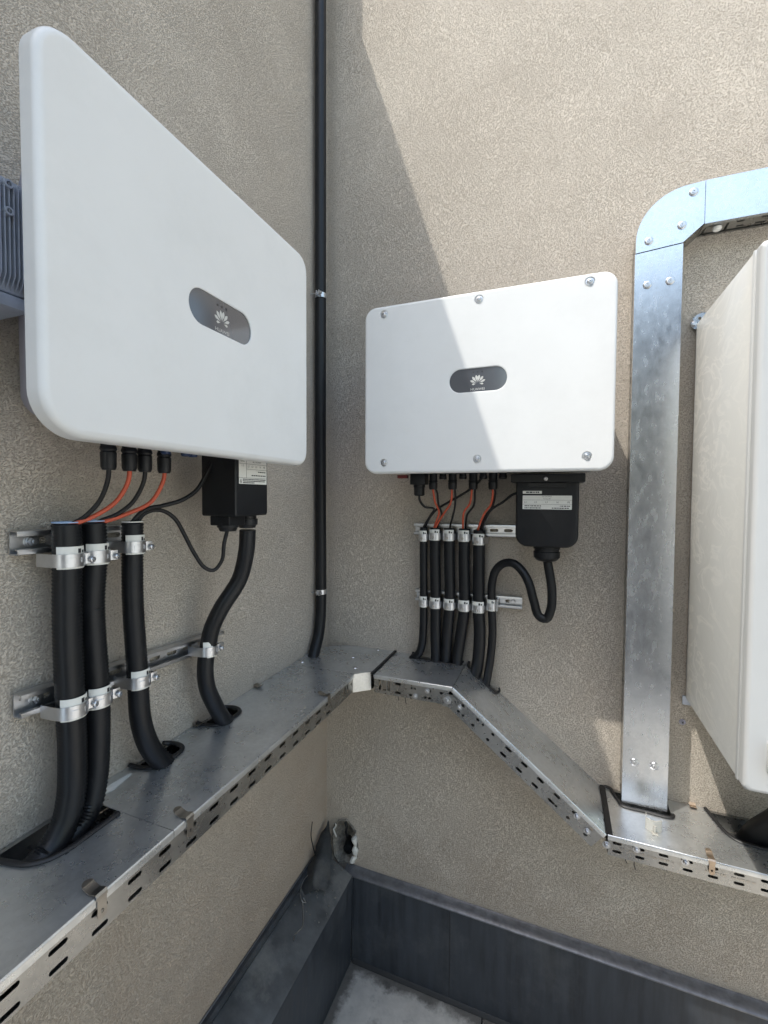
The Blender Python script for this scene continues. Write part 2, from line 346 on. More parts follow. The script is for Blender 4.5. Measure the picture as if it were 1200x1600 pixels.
def rrect(x0, x1, z0, z1, r, n=6):
    if not isinstance(r, (list, tuple)): r = [r]*4      # bl, br, tr, tl
    out = []
    for (cx, cz, a0, q) in ((x0, z0, 180, r[0]), (x1, z0, 270, r[1]), (x1, z1, 0, r[2]), (x0, z1, 90, r[3])):
        sx = 1 if cx == x0 else -1; sz = 1 if cz == z0 else -1
        m_ = n if q > 1e-6 else 0
        for k in range(m_+1):
            t = math.radians(a0+90*(k/m_ if m_ else 0)); out.append((cx+sx*q+q*math.cos(t), cz+sz*q+q*math.sin(t)))
    return out
def slot(cx, cz, L, H, n=4, ang=0):
    pts = rrect(-L/2, L/2, -H/2, H/2, H/2*0.98, n); c, s = math.cos(ang), math.sin(ang)
    return [(cx+a*c-b*s, cz+a*s+b*c) for a, b in pts]
def circ(cx, cz, r, n=16): return [(cx+r*math.cos(2*math.pi*k/n), cz+r*math.sin(2*math.pi*k/n)) for k in range(n)]
def plate(bm, outer, holes, t, f, w0=0.0, mi=0, rim=True, back=True):
    """flat sheet with real openings; f maps (u, v, w) to the scene, the sheet spans w0..w0+t"""
    loops = [outer]+list(holes)
    flat = [Vector((a, b, 0)) for lp in loops for (a, b) in lp]
    tris = tessellate_polygon([[Vector((a, b, 0)) for (a, b) in lp] for lp in loops])
    A = [bm.verts.new(f((p.x, p.y, w0))) for p in flat]
    B = [bm.verts.new(f((p.x, p.y, w0+t))) for p in flat] if back or rim else None
    for tri in tris:
        try:
            bm.faces.new([A[i] for i in tri]).material_index = mi
            if back: bm.faces.new([B[i] for i in tri][::-1]).material_index = mi
        except ValueError: pass
    if rim:
        k = 0
        for lp in loops:
            n_ = len(lp)
            for i in range(n_):
                a, b = k+i, k+(i+1) % n_
                try: bm.faces.new([A[a], A[b], B[b], B[a]]).material_index = mi
                except ValueError: pass
            k += n_
def loft(bm, loops, cap0=False, cap1=False, mi=0):
    R_ = [[bm.verts.new(p) for p in lp] for lp in loops]
    for a, b in zip(R_, R_[1:]):
        for i in range(len(a)): bm.faces.new([a[i], a[(i+1) % len(a)], b[(i+1) % len(a)], b[i]]).material_index = mi
    if cap0: bm.faces.new(R_[0][::-1]).material_index = mi
    if cap1: bm.faces.new(R_[-1]).material_index = mi
def ring_strip(bm, center, f, r, a0, a1, z0, z1, t, n=14, mi=0):
    """arc shell round a vertical conduit; angle 0 points away from the wall"""
    cu, cw = center
    def pt(a, rr, z): return f((cu+math.sin(a)*rr, cw+math.cos(a)*rr, z))
    g = []
    for k in range(n+1):
        a = a0+(a1-a0)*k/n
        g.append([bm.verts.new(pt(a, r, z0)), bm.verts.new(pt(a, r+t, z0)), bm.verts.new(pt(a, r+t, z1)), bm.verts.new(pt(a, r, z1))])
    for p, q in zip(g, g[1:]):
        for i in range(4): bm.faces.new([p[i], p[(i+1) % 4], q[(i+1) % 4], q[i]]).material_index = mi
    bm.faces.new(g[0]); bm.faces.new(g[-1])
def extrude_profile(bm, prof, f, s0, s1, closed=True, mi=0):
    """prof (a, b) swept from s0 to s1; f maps (s, a, b)"""
    loft(bm, [[f((s0, a, b)) for a, b in prof], [f((s1, a, b)) for a, b in prof]], closed, closed, mi)
def strip_profile(line, t):
    """thicken an open 2-D line into a closed outline"""
    L_ = [Vector((a, b)) for a, b in line]; up = []; dn = []
    for i, p in enumerate(L_):
        d = (L_[min(i+1, len(L_)-1)]-L_[max(i-1, 0)]).normalized(); n_ = Vector((-d.y, d.x))*t/2
        up.append(p+n_); dn.append(p-n_)
    return [(p.x, p.y) for p in up]+[(p.x, p.y) for p in dn[::-1]]
def RW(p): return Vector((p[0], -p[1], p[2]))          # on the right wall: (along, out, up)
def LW(p): return Vector((p[1], p[0], p[2]))           # on the left wall
_texts = {}
def text_faces(bm, s, f, cx, cz, size, w, width=None, mi=0, align='CENTER', bold=0.0):
    cu = bpy.data.curves.new('t', 'FONT'); cu.body = s; cu.size = size; cu.align_x = align; cu.align_y = 'CENTER'; cu.resolution_u = 3; cu.offset = bold
    o = bpy.data.objects.new('t', cu); C.objects.link(o)
    bpy.context.view_layer.update()
    me = bpy.data.meshes.new_from_object(o.evaluated_get(bpy.context.evaluated_depsgraph_get()))
    xs = [v.co.x for v in me.vertices]; sc = 1.0
    if width and xs: sc = width/(max(xs)-min(xs))
    vs = [bm.verts.new(f((cx+v.co.x*sc, w, cz+v.co.y))) for v in me.vertices]
    for p in me.polygons:
        try: bm.faces.new([vs[i] for i in p.vertices]).material_index = mi
        except ValueError: pass
    bpy.data.objects.remove(o); bpy.data.curves.remove(cu); bpy.data.meshes.remove(me)
def words(bm, f, x0, x1, z, h, w, rnd, mi=0):
    """print too small to read: broken dark dashes"""
    x = x0
    while x < x1-h:
        L_ = min(x1-x, h*rnd.uniform(0.7, 2.6))
        plate(bm, [(x, z-h/2*rnd.uniform(.7, 1)), (x+L_, z-h/2*rnd.uniform(.7, 1)), (x+L_, z+h/2), (x, z+h/2)], [], 0.0002, lambda p: f((p[0], w+p[2], p[1])), mi=mi)
        x += L_+h*rnd.uniform(0.3, 0.7)

# ------------------------------------------------------------------ SETTING: terrace floor
fl = NB(); box(fl, -30, 30, -60, 30, -0.30, -0.034); floor = obj('terrace_floor', fl, 'roof'); floor['kind'] = 'structure'
tile_me = None
for ix in range(6):
    for iy in range(5):
        x0 = 0.13+ix*0.542; y1 = -0.04-iy*0.542
        if ix: x0 = 0.675+(ix-1)*0.542
        b = NB(); x1 = 0.670 if ix == 0 else x0+0.537
        box(b, x0, x1, y1-0.537, y1, -0.033, 0.0-random.Random(ix*7+iy).uniform(0, .002), bev=0.003)
        obj('concrete_tile', b, 'concrete', floor, smooth=40)

# ------------------------------------------------------------------ walls
H_LEFT = 4.145
wl_ = thing('stucco_wall', 'beige stucco wall in full shade behind the large tilted-looking white inverter', 'wall', (0, -3.0, 0))
b = NB(); box(b, -0.35, 0, -7.0, 0.0, -0.3, H_LEFT)
obj('wall_face', b, 'stucco_l', wl_)
b = NB(); box(b, -0.38, -0.001, -7.0, 0.0, H_LEFT+.001, H_LEFT+0.004); obj('coping', b, 'flash', wl_)

wr_ = thing('stucco_wall', 'beige stucco wall crossed by the slanting edge of sunlight behind the smaller screwed inverter', 'wall', (2.5, 0.15, 0))
hole = [(0.034, 0.470), (0.042, 0.515), (0.060, 0.545), (0.082, 0.549), (0.100, 0.556), (0.116, 0.536), (0.138, 0.520), (0.132, 0.500), (0.140, 0.478), (0.146, 0.450), (0.143, 0.420), (0.128, 0.398), (0.112, 0.377), (0.086, 0.384), (0.060, 0.372), (0.042, 0.392), (0.036, 0.430)]
b = NB(); plate(b, [(0, -0.3), (6.0, -0.3), (6.0, 7.5), (-0.35, 7.5), (-0.35, H_LEFT+.01), (0, H_LEFT+.01)], [hole], 0.3, lambda p: Vector((p[0], p[2], p[1])))
obj('wall_face', b, 'stucco_r', wr_)
wo_ = thing('added_dark_block', 'tall dark clad block added unseen behind the camera, darkening the reflection in the duct', 'added block', (2.0, -4.0, 0))  # added unseen block, inferred from the duct's dark reflection, narrowed to spare skylight
b = NB(); box(b, 1.20, 2.80, -4.50, -3.57, -0.03, 3.95); obj('wall_face', b, 'clad', wo_)  # body of the added unseen block
for k in range(4):
    b = NB(); box(b, 1.39+k*.4, 1.40+k*.4, -3.57, -3.545, 0.0, 3.95); obj('added_block_seam', b, 'clad', wo_)
# broken plaster round the hole
rnd = random.Random(4)
def jit(p, a): return Vector(p)+noise.noise_vector(Vector(p)*55)*a
b = NB(); ctr = (0.088, 0.460); rings = []
for k, (s_, y) in enumerate(((1.10, -0.0035), (1.02, -0.006), (0.93, 0.003), (0.80, 0.022), (0.60, 0.035), (0.34, 0.045), (0.05, 0.05))):
    lp = []
    m_ = 51
    for i in range(m_):
        q = i*len(hole)/m_; i0 = int(q); fr = q-i0
        hx = hole[i0][0]*(1-fr)+hole[(i0+1) % len(hole)][0]*fr; hz = hole[i0][1]*(1-fr)+hole[(i0+1) % len(hole)][1]*fr
        p = Vector((ctr[0]+(hx-ctr[0])*s_, y, ctr[1]+(hz-ctr[1])*s_))
        jn = noise.noise_vector(p*70)
        p += Vector((jn.x*0.006, jn.y*(0.003 if k < 2 else 0.018), jn.z*0.006))
        if k < 2: p.y = min(p.y, -0.001)
        lp.append(p)
    rings.append(lp)
loft(b, rings, False, True); obj('broken_plaster', b, 'mortar', wr_, smooth=50)
b = NB(); pts = [(0.137, -0.004, 0.505), (0.134, -0.006, 0.47), (0.139, -0.006, 0.44), (0.134, -0.006, 0.41), (0.120, -0.006, 0.388)]
tube(b, pts, 0.0085, 8, 0.004, rf=lambda t: 0.7+0.9*abs(math.sin(t*9.0))*(1 if t < .8 else .6))
tube(b, [(0.046, -0.004, 0.53), (0.041, -0.006, 0.50), (0.045, -0.005, 0.475)], 0.004, 6, 0.004)
for v in b.verts: v.co = jit(v.co, 0.006)
obj('plaster_rim', b, 'foam', wr_, smooth=60)
b = NB(); cyl(b, (0.100, 0.004, 0.430), (0.094, 0.05, 0.436), 0.021, 0.021, 18); lathe(b, (0.100, 0.0035, 0.430), (0, -1, 0), [(0, .021), (.004, .019), (.004, .014), (-.01, .012), (-.01, 0)], 18)
obj('pipe_stub', b, 'black', wr_, smooth=40)
b = NB(); tube(b, [(0.088, 0.0, 0.545), (0.098, -0.004, 0.53), (0.092, 0.0, 0.505), (0.096, 0.004, 0.48)], 0.005, 8); obj('cut_cable', b, 'cable', wr_, smooth=60)

rc_ = random.Random(12); b = NB()
for k in range(46):
    p = Vector((rc_.uniform(.02, .135), -rc_.uniform(.05, .30), 0)); p.z = .374+(.138-p.x)*.46+.001; q = rc_.uniform(.001, .0042)
    t = bmesh.new(); bmesh.ops.create_icosphere(t, subdivisions=1, radius=q)
    for v in t.verts: v.co = Vector((v.co.x*rc_.uniform(.7, 1.3), v.co.y*rc_.uniform(.7, 1.3), v.co.z*.6))+p
    merge(b, t)
crumbs = obj('plaster_crumbs', b, 'mortar'); crumbs['kind'] = 'stuff'; crumbs['label'] = 'crumbs of plaster scattered on the dusty flashing in the corner'

# ------------------------------------------------------------------ roof edge flashings
fL = thing('metal_flashing', 'dusty dark grey flashing with a wide sloping top along the left wall', 'flashing', (0.07, -2.0, 0))
b = NB(); prof = [(0.004, 0.0), (0.138, 0.0), (0.146, 0.362), (0.144, 0.370), (0.138, 0.374), (0.022, 0.428), (0.004, 0.43)]
n_ = 30; loops = []
for i in range(n_+1):
    y = -4.0+(4.0-0.05)*i/n_
    loops.append([Vector((a+0.0015*noise.noise(Vector((y*2, c*4, 0))), y, c)) for a, c in prof])
loft(b, loops, True, True)
for fc in b.faces:
    fc.material_index = 1 if fc.normal.z > 0.5 or sum(v.co.z for v in fc.verts)/len(fc.verts) > 0.366 else 0
b.normal_update()
obj('upstand_cover', b, ['flash', 'flashtop'], fL, smooth=30)
b = NB(); extrude_profile(b, [(0.001, 0.424), (0.020, 0.436), (0.022, 0.446), (0.015, 0.456), (0.001, 0.458)], LW_ := (lambda p: Vector((p[1], p[0], p[2]))), -4.0, -0.09)
obj('wall_seam', b, 'flash', fL, smooth=30)
b = NB(); tube(b, [(0.002, -4.0, 0.460), (0.003, -2.0, 0.461), (0.003, -0.6, 0.459), (0.003, -0.12, 0.461)], 0.003, 6, 0.1); obj('sealant_bead', b, 'cap', fL, smooth=60)

fR = thing('metal_flashing', 'tall blue-black flashing with a lighter rolled top along the right wall', 'flashing', (2.0, -0.02, 0))
b = NB(); prof = [(0.003, 0.0), (0.038, 0.0), (0.035, 0.352), (0.033, 0.358), (0.003, 0.359)]
extrude_profile(b, prof, RW, 0.142, 5.8); obj('upstand_cover', b, 'flash', fR, smooth=30)
b = NB(); prof = [(0.002, 0.3605), (0.036, 0.354), (0.040, 0.356), (0.040, 0.360), (0.036, 0.364), (0.024, 0.368), (0.010, 0.371), (0.002, 0.376)]
loops = []
for i in range(41):
    x = 0.10+5.6*i/40
    loops.append([RW((x, a, c+0.0016*noise.noise(Vector((x*6, 0, 3))))) for a, c in prof])
loft(b, loops, True, True); obj('cap_profile', b, 'cap', fR, smooth=35)
for x in (0.545, 1.62, 2.7):
    b = NB(); box(b, x, x+.0016, -.0392, -.0375, 0.0, .351); obj('lap_joint', b, 'trim', fR)
b = NB(); plate(b, [(-1.0, .372), (-.962, .372), (-.962, .005), (-1.0, .005)], [], .0012, lambda p: Vector((.1470+p[2], p[0], p[1]))); obj('lap_strip', b, 'flash', fL)
b = NB(); box(b, 0.1395, 0.1435, -0.044, -0.038, 0.0, 0.352); obj('corner_seam', b, 'flash', fR)
b = NB(); extrude_profile(b, [(0.038, 0.0), (0.048, 0.0), (0.042, 0.010), (0.038, 0.014)], RW, 0.145, 5.8); obj('sealant_bead', b, 'trim', fR, smooth=60)

# crumpled membrane flap standing in the corner
t = thing('membrane_flap', 'crumpled grey roofing membrane flap standing up in the corner', 'membrane', (0.05, -0.10, 0.44))
b = NB(); cols = 9; rows = 12; g = []
for i in range(rows):
    fr = i/(rows-1); row = []
    ctr_ = Vector((0.070, -0.225, 0.412)).lerp(Vector((0.020, -0.022, 0.525)), fr) + Vector((0, 0, 0.014*math.sin(fr*3.1)))
    wdt = 0.052*(1-fr**2.5)+0.004
    for j in range(cols):
        u = (j/(cols-1)-.5)*2
        p = ctr_+Vector((u*wdt*0.75, u*wdt*0.40, 0.022*(1-u*u)))
        p += noise.noise_vector(p*28)*0.013; p.x = max(p.x, 0.006); p.y = min(p.y, -0.008); row.append(p)
    g.append(row)
gv = [[b.verts.new(p) for p in r] for r in g]
for i in range(rows-1):
    for j in range(cols-1): b.faces.new([gv[i][j], gv[i][j+1], gv[i+1][j+1], gv[i+1][j]])
r_ = bmesh.ops.solidify(b, geom=b.faces[:], thickness=0.003)
obj('sheet', b, 'flashtop', t, smooth=50)
b = NB(); tube(b, [(0.05, -0.11, 0.470), (0.02, -0.13, 0.486), (0.028, -0.085, 0.505), (0.045, -0.07, 0.498)], 0.0018, 6); obj('black_strand', b, 'cable', t, smooth=60)
t = thing('binding_wire', 'bent shiny binding wire lying on the dusty flashing top in the corner', 'wire', (0.04, -0.22, 0.43))
b = NB(); tube(b, [(0.040, -0.150, 0.455), (0.026, -0.185, 0.452), (0.020, -0.225, 0.448), (0.030, -0.258, 0.436), (0.052, -0.275, 0.424), (0.060, -0.268, 0.420), (0.046, -0.262, 0.428)], 0.0017, 6)
tube(b, [(0.052, -0.275, 0.424), (0.068, -0.30, 0.414), (0.088, -0.335, 0.402), (0.080, -0.372, 0.404), (0.086, -0.39, 0.402)], 0.0013, 6)
obj('strand', b, 'zinc', t, smooth=60)
t = thing('cable_tie_tail', 'thin black cable end curling up against the wall above the corner', 'cable end', (0.02, -0.12, 0.46))
b = NB(); tube(b, [(0.0300, -0.1454, 0.4938), (0.0250, -0.1566, 0.5397), (0.0200, -0.1627, 0.5866), (0.0200, -0.1528, 0.6337)], 0.0022, 6, rf=lambda t: 1.3-.7*t); obj('strand', b, 'cable', t, smooth=60)

# ------------------------------------------------------------------ inverters
def pill(u0, u1, z0, z1): return rrect(u0, u1, z0, z1, (z1-z0)/2*0.985, 9)
def logo(bm, f, cx, cz, s, w):
    """eight fanned petals"""
    for k, (a, L_, wd) in enumerate(((11, .96, .27), (38, .98, .27), (66, .92, .24), (96, .64, .20))):
        for sg in (-1, 1):
            t_ = math.radians(a)*sg
            def pp(al, ac): return (cx+s*((al*math.sin(t_))+ac*math.cos(t_)*sg), w, cz+s*(al*math.cos(t_)-ac*math.sin(t_)*sg)-s*0.36)
            base = 0.10+0.02*k
            out = [pp(base, 0.0)]
            for q in range(1, 8):
                fr = q/8; out.append(pp(base+(L_-base)*fr, wd*0.5*math.sin(math.pi*fr**1.9)))
            out.append(pp(L_, 0.0))
            for q in range(7, 0, -1):
                fr = q/8; out.append(pp(base+(L_-base)*fr, -wd*0.5*math.sin(math.pi*fr**1.9)))
            bm.faces.new([bm.verts.new(f(p)) for p in out])
def inverter(root, f, u0, u1, z0, z1, w, r, badge, screws, inset, rim_t, body_w, e, fi):
    # front cover: rounded shell with real pocket and screw wells
    prof = [(0.003, w-rim_t), (0.0, w-rim_t+0.003), (0.0, w-e), (fi*.07, w-e*0.62), (fi*.27, w-e*0.30), (fi*.56, w-e*0.09), (fi, w)]
    b = NB(); loops = []
    for (ins, ww) in prof:
        loops.append([f((a, ww, c)) for a, c in rrect(u0+ins, u1-ins, z0+ins, z1-ins, [max(0.002, q-ins) for q in r], 10)])
    loft(b, loops, True, False)
    last = rrect(u0+fi, u1-fi, z0+fi, z1-fi, [max(0.002, q-fi) for q in r], 10)
    bu, bz, bw_, bh = badge; hp = pill(bu-bw_/2, bu+bw_/2, bz-bh/2, bz+bh/2)
    wells = [circ(a, c, 0.0135, 20) for a, c in screws]
    plate(b, last, [hp]+wells, 0, lambda p: f((p[0], w+p[2], p[1])), rim=False, back=False)
    hin = pill(bu-bw_/2+.003, bu+bw_/2-.003, bz-bh/2+.003, bz+bh/2-.003)
    loft(b, [[f((a, w, c)) for a, c in hp], [f((a, w-0.0015, c)) for a, c in hin], [f((a, w-0.008, c)) for a, c in hin]])
    for a, c in screws:
        loft(b, [[f((x, w, z)) for x, z in circ(a, c, .0135, 20)], [f((x, w-.003, z)) for x, z in circ(a, c, .0122, 20)], [f((x, w-.0035, z)) for x, z in circ(a, c, .002, 20)]], False, True)
    bmesh.ops.remove_doubles(b, verts=b.verts[:], dist=1e-5)
    obj('cover', b, 'white', root, smooth=32, wn_=True)
    # badge
    b = NB(); plate(b, hin, [], 0.003, lambda p: f((p[0], w-0.0065+p[2], p[1])))
    bd = obj('badge', b, 'smoke', root, smooth=30)
    b = NB(); s = bh*0.35; logo(b, f, bu, bz-0.001, s, w-0.0033); obj('logo', b, 'logo', bd)
    b = NB(); text_faces(b, 'HUAWEI', f, bu, bz-bh*0.36, bh*0.13, w-0.0033, width=s*1.55); obj('lettering', b, 'logo', bd)
    for k in (-1, 0, 1):
        b = NB(); lathe(b, f((bu+k*bh*0.17, w-0.0033, bz+bh*0.30)), f((0, 1, 0))-f((0, 0, 0)), [(0, .0022), (.0003, .0022), (.0003, 0)], 10); obj('indicator', b, 'black', bd)
    for a, c in screws:
        b = NB(); d = f((0, 1, 0))-f((0, 0, 0))
        lathe(b, f((a, w-.0035, c)), d, [(0, .0112), (.0018, .0112), (.0022, .0096), (.0022, .0080), (.0045, .0072), (.0072, .0052), (.0078, .0030), (.0050, .0022), (.0050, 0)], 18)
        obj('screw', b, 'zinc', root, smooth=35)
    # body casting
    il, ir, ib, it = inset
    b = NB(); bl = []
    for ins, ww, tap in ((0.012, 0.035, .078), (0, 0.05, .072), (0.0, w-rim_t-0.012, 0), (0.006, w-rim_t+0.003, 0)):
        bl.append([f((a, ww, c)) for a, c in rrect(u0+il+ins+tap, u1-ir-ins-tap*.4, z0+ib+ins+tap*.3, z1-it-ins-tap*.5, 0.035, 6)])
    loft(b, bl, True, True); obj('body', b, 'body', root, smooth=35)
    b = NB(); box(b, u0+0.15, u1-0.15, 0.001, 0.036, z0+0.18, z1-0.12, f, bev=0.002); obj('wall_bracket', b, 'zinc', root)

# ---- big inverter on the left wall
U0, U1, Z0_, Z1_ = -1.265, -0.604, 1.993, 2.536
inv1 = thing('solar_inverter', 'large white inverter close to the camera, smooth front cover with no screws', 'inverter', (0.0, -0.94, 1.99), math.pi/2)
inverter(inv1, LW, U0, U1, Z0_, Z1_, 0.272, [0.062, 0.04, 0.042, 0.052], (-0.926, 2.266, 0.182, 0.072), [], (0.030, 0.06, 0.035, 0.06), 0.034, 0.22, 0.011, 0.012)
b = NB()   # carrying recess
plate(b, [(0.158, 2.112), (0.200, 2.104), (0.200, 2.178), (0.170, 2.178), (0.160, 2.160)], [], 0.003, lambda p: Vector((p[0], U0+0.040+(.236-p[0])*.40+p[2]-.012, p[1]))); obj('side_grip', b, 'black', inv1)
# finned housing on the wall just left of it
hs_ = thing('finned_housing', 'grey finned aluminium housing peeking out behind the left edge of the large inverter', 'heat sink', (0.0, -1.35, 2.22))
b = NB(); box(b, 0.002, 0.108, -1.52, -1.185, 2.222, 2.394, bev=.004); box(b, 0.002, 0.112, -1.52, -1.180, 2.200, 2.2205, bev=.006); obj('housing', b, 'alu', hs_, smooth=30)
for k in range(52):
    y = -1.195-k*.0061
    b = NB(); plate(b, [(.106, 2.224), (.1135, 2.232), (.121, 2.246), (.122, 2.384), (.106, 2.386)], [], .0016, lambda p: Vector((p[0], y+p[2], p[1]))); obj('fin', b, 'alu', hs_)
for z in (2.378, 2.338):
    b = NB(); lathe(b, (.106, -1.214, z), (1, 0, 0), [(0, .0062), (.019, .0062), (.019, .0035), (.008, .003), (.008, 0)], 14); obj('screw_boss', b, 'alu', hs_, smooth=40)
# connectors under the body
def connector(root, f, u, w, ztop, zbot, r, m='black', name='cable_gland'):
    b = NB(); d = Vector((0, 0, -1)); L_ = ztop-zbot
    lathe(b, f((u, w, ztop)), d, [(0, r*.92), (L_*.42, r*.92), (L_*.44, r*1.0), (L_*.50, r*1.06), (L_*.55, r*.9), (L_*.58, r*1.02), (L_*.92, r*.98), (L_, r*.8), (L_, r*.4), (L_*.96, 0)], 14)
    return obj(name, b, m, root, smooth=30)
for (px, w) in ((-1.067, .13), (-1.0245, .13), (-0.990, .13), (-0.943, .13)):
    connector(inv1, LW, px, w, 2.035, 1.960, 0.0135)
for u in (-0.957, -0.905, -0.885):
    connector(inv1, LW, u-0.0, .15, 2.035, 1.998, 0.010, 'blue', 'blanking_plug')
# terminal box with two glands
b = NB(); t_ = rrect(-0.808, -0.686, 1.865, 2.03, [0.006, 0.006, 0.002, 0.002], 3)
loft(b, [[LW((a, w, c)) for a, c in rrect(-.808+i, -.686-i, 1.865+i, 2.03-i, .006, 3)] for i, w in ((0, .102), (0, .199), (.003, .202))], True, True)
tb = obj('terminal_box', b, 'black', inv1, smooth=30)
for u, z in ():
    pass
b = NB(); box(b, -0.800, -0.742, 0.118, 0.176, 1.842, 1.866, LW, bev=.003); obj('box_foot', b, 'black', inv1)
for (u, w, r_, zt, zb) in ((-0.775, 0.150, 0.024, 1.866, 1.828), (-0.712, 0.158, 0.024, 1.866, 1.832)):
    b = NB(); L_ = zt-zb
    lathe(b, LW((u, w, zt)), (0, 0, -1), [(0, r_*.95), (L_*.3, r_*.95), (L_*.32, r_*1.08), (L_*.75, r_*1.06), (L_*.78, r_*.95), (L_, r_*.8), (L_, r_*.3), (L_*.9, 0)], 20)
    obj('cable_gland', b, 'black', inv1, smooth=30)
# label on the terminal box
lw0 = 0.2025; b = NB(); plate(b, rrect(-.798, -.692, 1.942, 2.006, .0015, 2), [], .0003, lambda p: LW((p[0], lw0+p[2], p[1]))); lb = obj('label', b, 'paper', inv1)
b = NB(); pw = lw0+0.0006; rnd = random.Random(2)
def rule(b, f, x0, x1, z0, z1, w): plate(b, [(x0, z0), (x1, z0), (x1, z1), (x0, z1)], [], .0002, lambda p: f((p[0], w+p[2], p[1])))
for z in (1.990, 1.9775): rule(b, LW, -.771 if z < 1.98 else -.798, -.692, z-.0003, z+.0003, pw)
rule(b, LW, -.798, -.692, 1.9563, 1.9569, pw); rule(b, LW, -.7715, -.7709, 1.9566, 2.006, pw)
text_faces(b, 'RS', LW, -.785, 2.0015, .0045, pw); text_faces(b, 'SIGNAL', LW, -.785, 1.9955, .0045, pw)
text_faces(b, 'AC OUTPUT', LW, -.731, 1.9955, .0060, pw); words(b, LW, -.742, -.722, 2.0015, .0026, pw, rnd)
text_faces(b, '1 2', LW, -.785, 1.9855, .006, pw)
for q, s_ in zip((-.763, -.749, -.734, -.718, -.702), ('L1', 'L2', 'L3', 'N', 'PE')): text_faces(b, s_, LW, q, 1.984, .0070, pw)
words(b, LW, -.727, -.697, 1.972, .0026, pw, rnd); words(b, LW, -.752, -.697, 1.963, .0026, pw, rnd)
for z in (1.953, 1.949, 1.945): words(b, LW, -.784, -.697 if z > 1.946 else -.740, z, .0022, pw, rnd)
plate(b, [(-.795, 1.945), (-.788, 1.945), (-.7915, 1.9535)], [[(-.7935, 1.9461), (-.7895, 1.9461), (-.7915, 1.9512)]], .0002, lambda p: LW((p[0], pw+p[2], p[1])))
obj('print', b, 'ink', lb)

# ---- smaller inverter on the right wall
inv2 = thing('solar_inverter', 'white inverter on the right wall with six screws in its half sunlit cover', 'inverter', (0.67, 0.0, 1.98))
SC = [(0.369, 2.494), (0.669, 2.496), (0.967, 2.498), (0.371, 2.022), (0.669, 2.026), (0.969, 2.027)]
inverter(inv2, RW, 0.302, 1.036, 1.987, 2.521, 0.30, [0.040, 0.040, 0.038, 0.038], (0.668, 2.262, 0.176, 0.076), SC, (0.045, 0.045, 0.02, 0.05), 0.026, 0.26, 0.008, 0.0085)
b = NB(); box(b, .395, .99, .10, .185, 1.993, 2.012, RW, bev=.002); obj('connector_strip', b, 'black', inv2)
b = NB(); box(b, 0.362, 0.400, .13, .145, 1.978, 1.990, RW, bev=.002); obj('drain_plug', b, 'darkred', inv2)
b = NB(); box(b, .416, .470, .115, .165, 1.955, 1.994, RW, bev=.003); lathe(b, RW((.443, .14, 1.956)), (0, 0, -1), [(0, .021), (.010, .021), (.012, .019), (.036, .019), (.040, .015), (.040, 0)], 16); obj('cable_gland', b, 'black', inv2, smooth=30)
for u in (0.493, 0.561, 0.631, 0.696): connector(inv2, RW, u, .14, 1.994, 1.938, 0.0150)
for u in (0.527, 0.596, 0.664, 0.728): connector(inv2, RW, u, .14, 1.994, 1.973, 0.0130, 'black', 'blanking_plug')
b = NB(); loft(b, [[RW((a, w, c)) for a, c in rrect(.772+i, .957-i, 1.757+i, 1.975-i, [.038-i, .038-i, .003, .003], 6)] for i, w in ((.004, .05), (0, .06), (0, .163), (.003, .168), (.008, .170))], True, True)
obj('terminal_box', b, 'black', inv2, smooth=30)
b = NB(); box(b, .757, .973, .045, .180, 1.960, 1.987, RW, bev=.003); obj('box_collar', b, 'black', inv2)
b = NB(); box(b, .808, .920, .168, .176, 1.944, 1.9595, RW, bev=.002); obj('pull_ridge', b, 'black', inv2)
b = NB(); lathe(b, RW((.861, .180, 1.971)), (0, -1, 0), [(0, .0065), (.003, .006), (.0045, .004), (.0025, .0025), (.0025, 0)], 14); obj('screw', b, 'zinc', inv2, smooth=35)
b = NB(); lathe(b, RW((.866, .115, 1.76)), (0, 0, -1), [(0, .041), (.012, .041), (.014, .038), (.020, .038), (.022, .041), (.040, .040), (.048, .033), (.052, .026), (.052, .014), (.04, 0)], 24); obj('cable_gland', b, 'black', inv2, smooth=30)
b = NB(); plate(b, rrect(.793, .850, 1.9245, 1.9335, .001, 2), [], .0003, lambda p: RW((p[0], .1703+p[2], p[1]))); lb = obj('label', b, 'paper', inv2)
b = NB(); words(b, RW, .803, .842, 1.929, .0045, .1709, rnd); obj('print', b, 'ink', lb)
b = NB(); plate(b, rrect(.793, .937, 1.876, 1.919, .001, 2), [], .0003, lambda p: RW((p[0], .1703+p[2], p[1]))); lb = obj('label', b, 'paper', inv2)
b = NB(); pw = .1709
for z in (1.905, 1.8915): rule(b, RW, .793, .937, z-.0003, z+.0003, pw)
text_faces(b, 'AC OUTPUT', RW, .865, 1.9155, .005, pw); text_faces(b, 'Torque: 5N', RW, .865, 1.909, .0045, pw)
for q, s_ in zip((.802, .832, .864, .896, .928), ('L1', 'L2', 'L3', 'N', 'PE')): text_faces(b, s_, RW, q, 1.898, .0075, pw)
for z in (1.8865, 1.880):
    words(b, RW, .799, .851, z, .0030, pw, rnd); words(b, RW, .903 if z > 1.884 else .880, .932, z, .0030, pw, rnd)
obj('print', b, 'ink', lb)

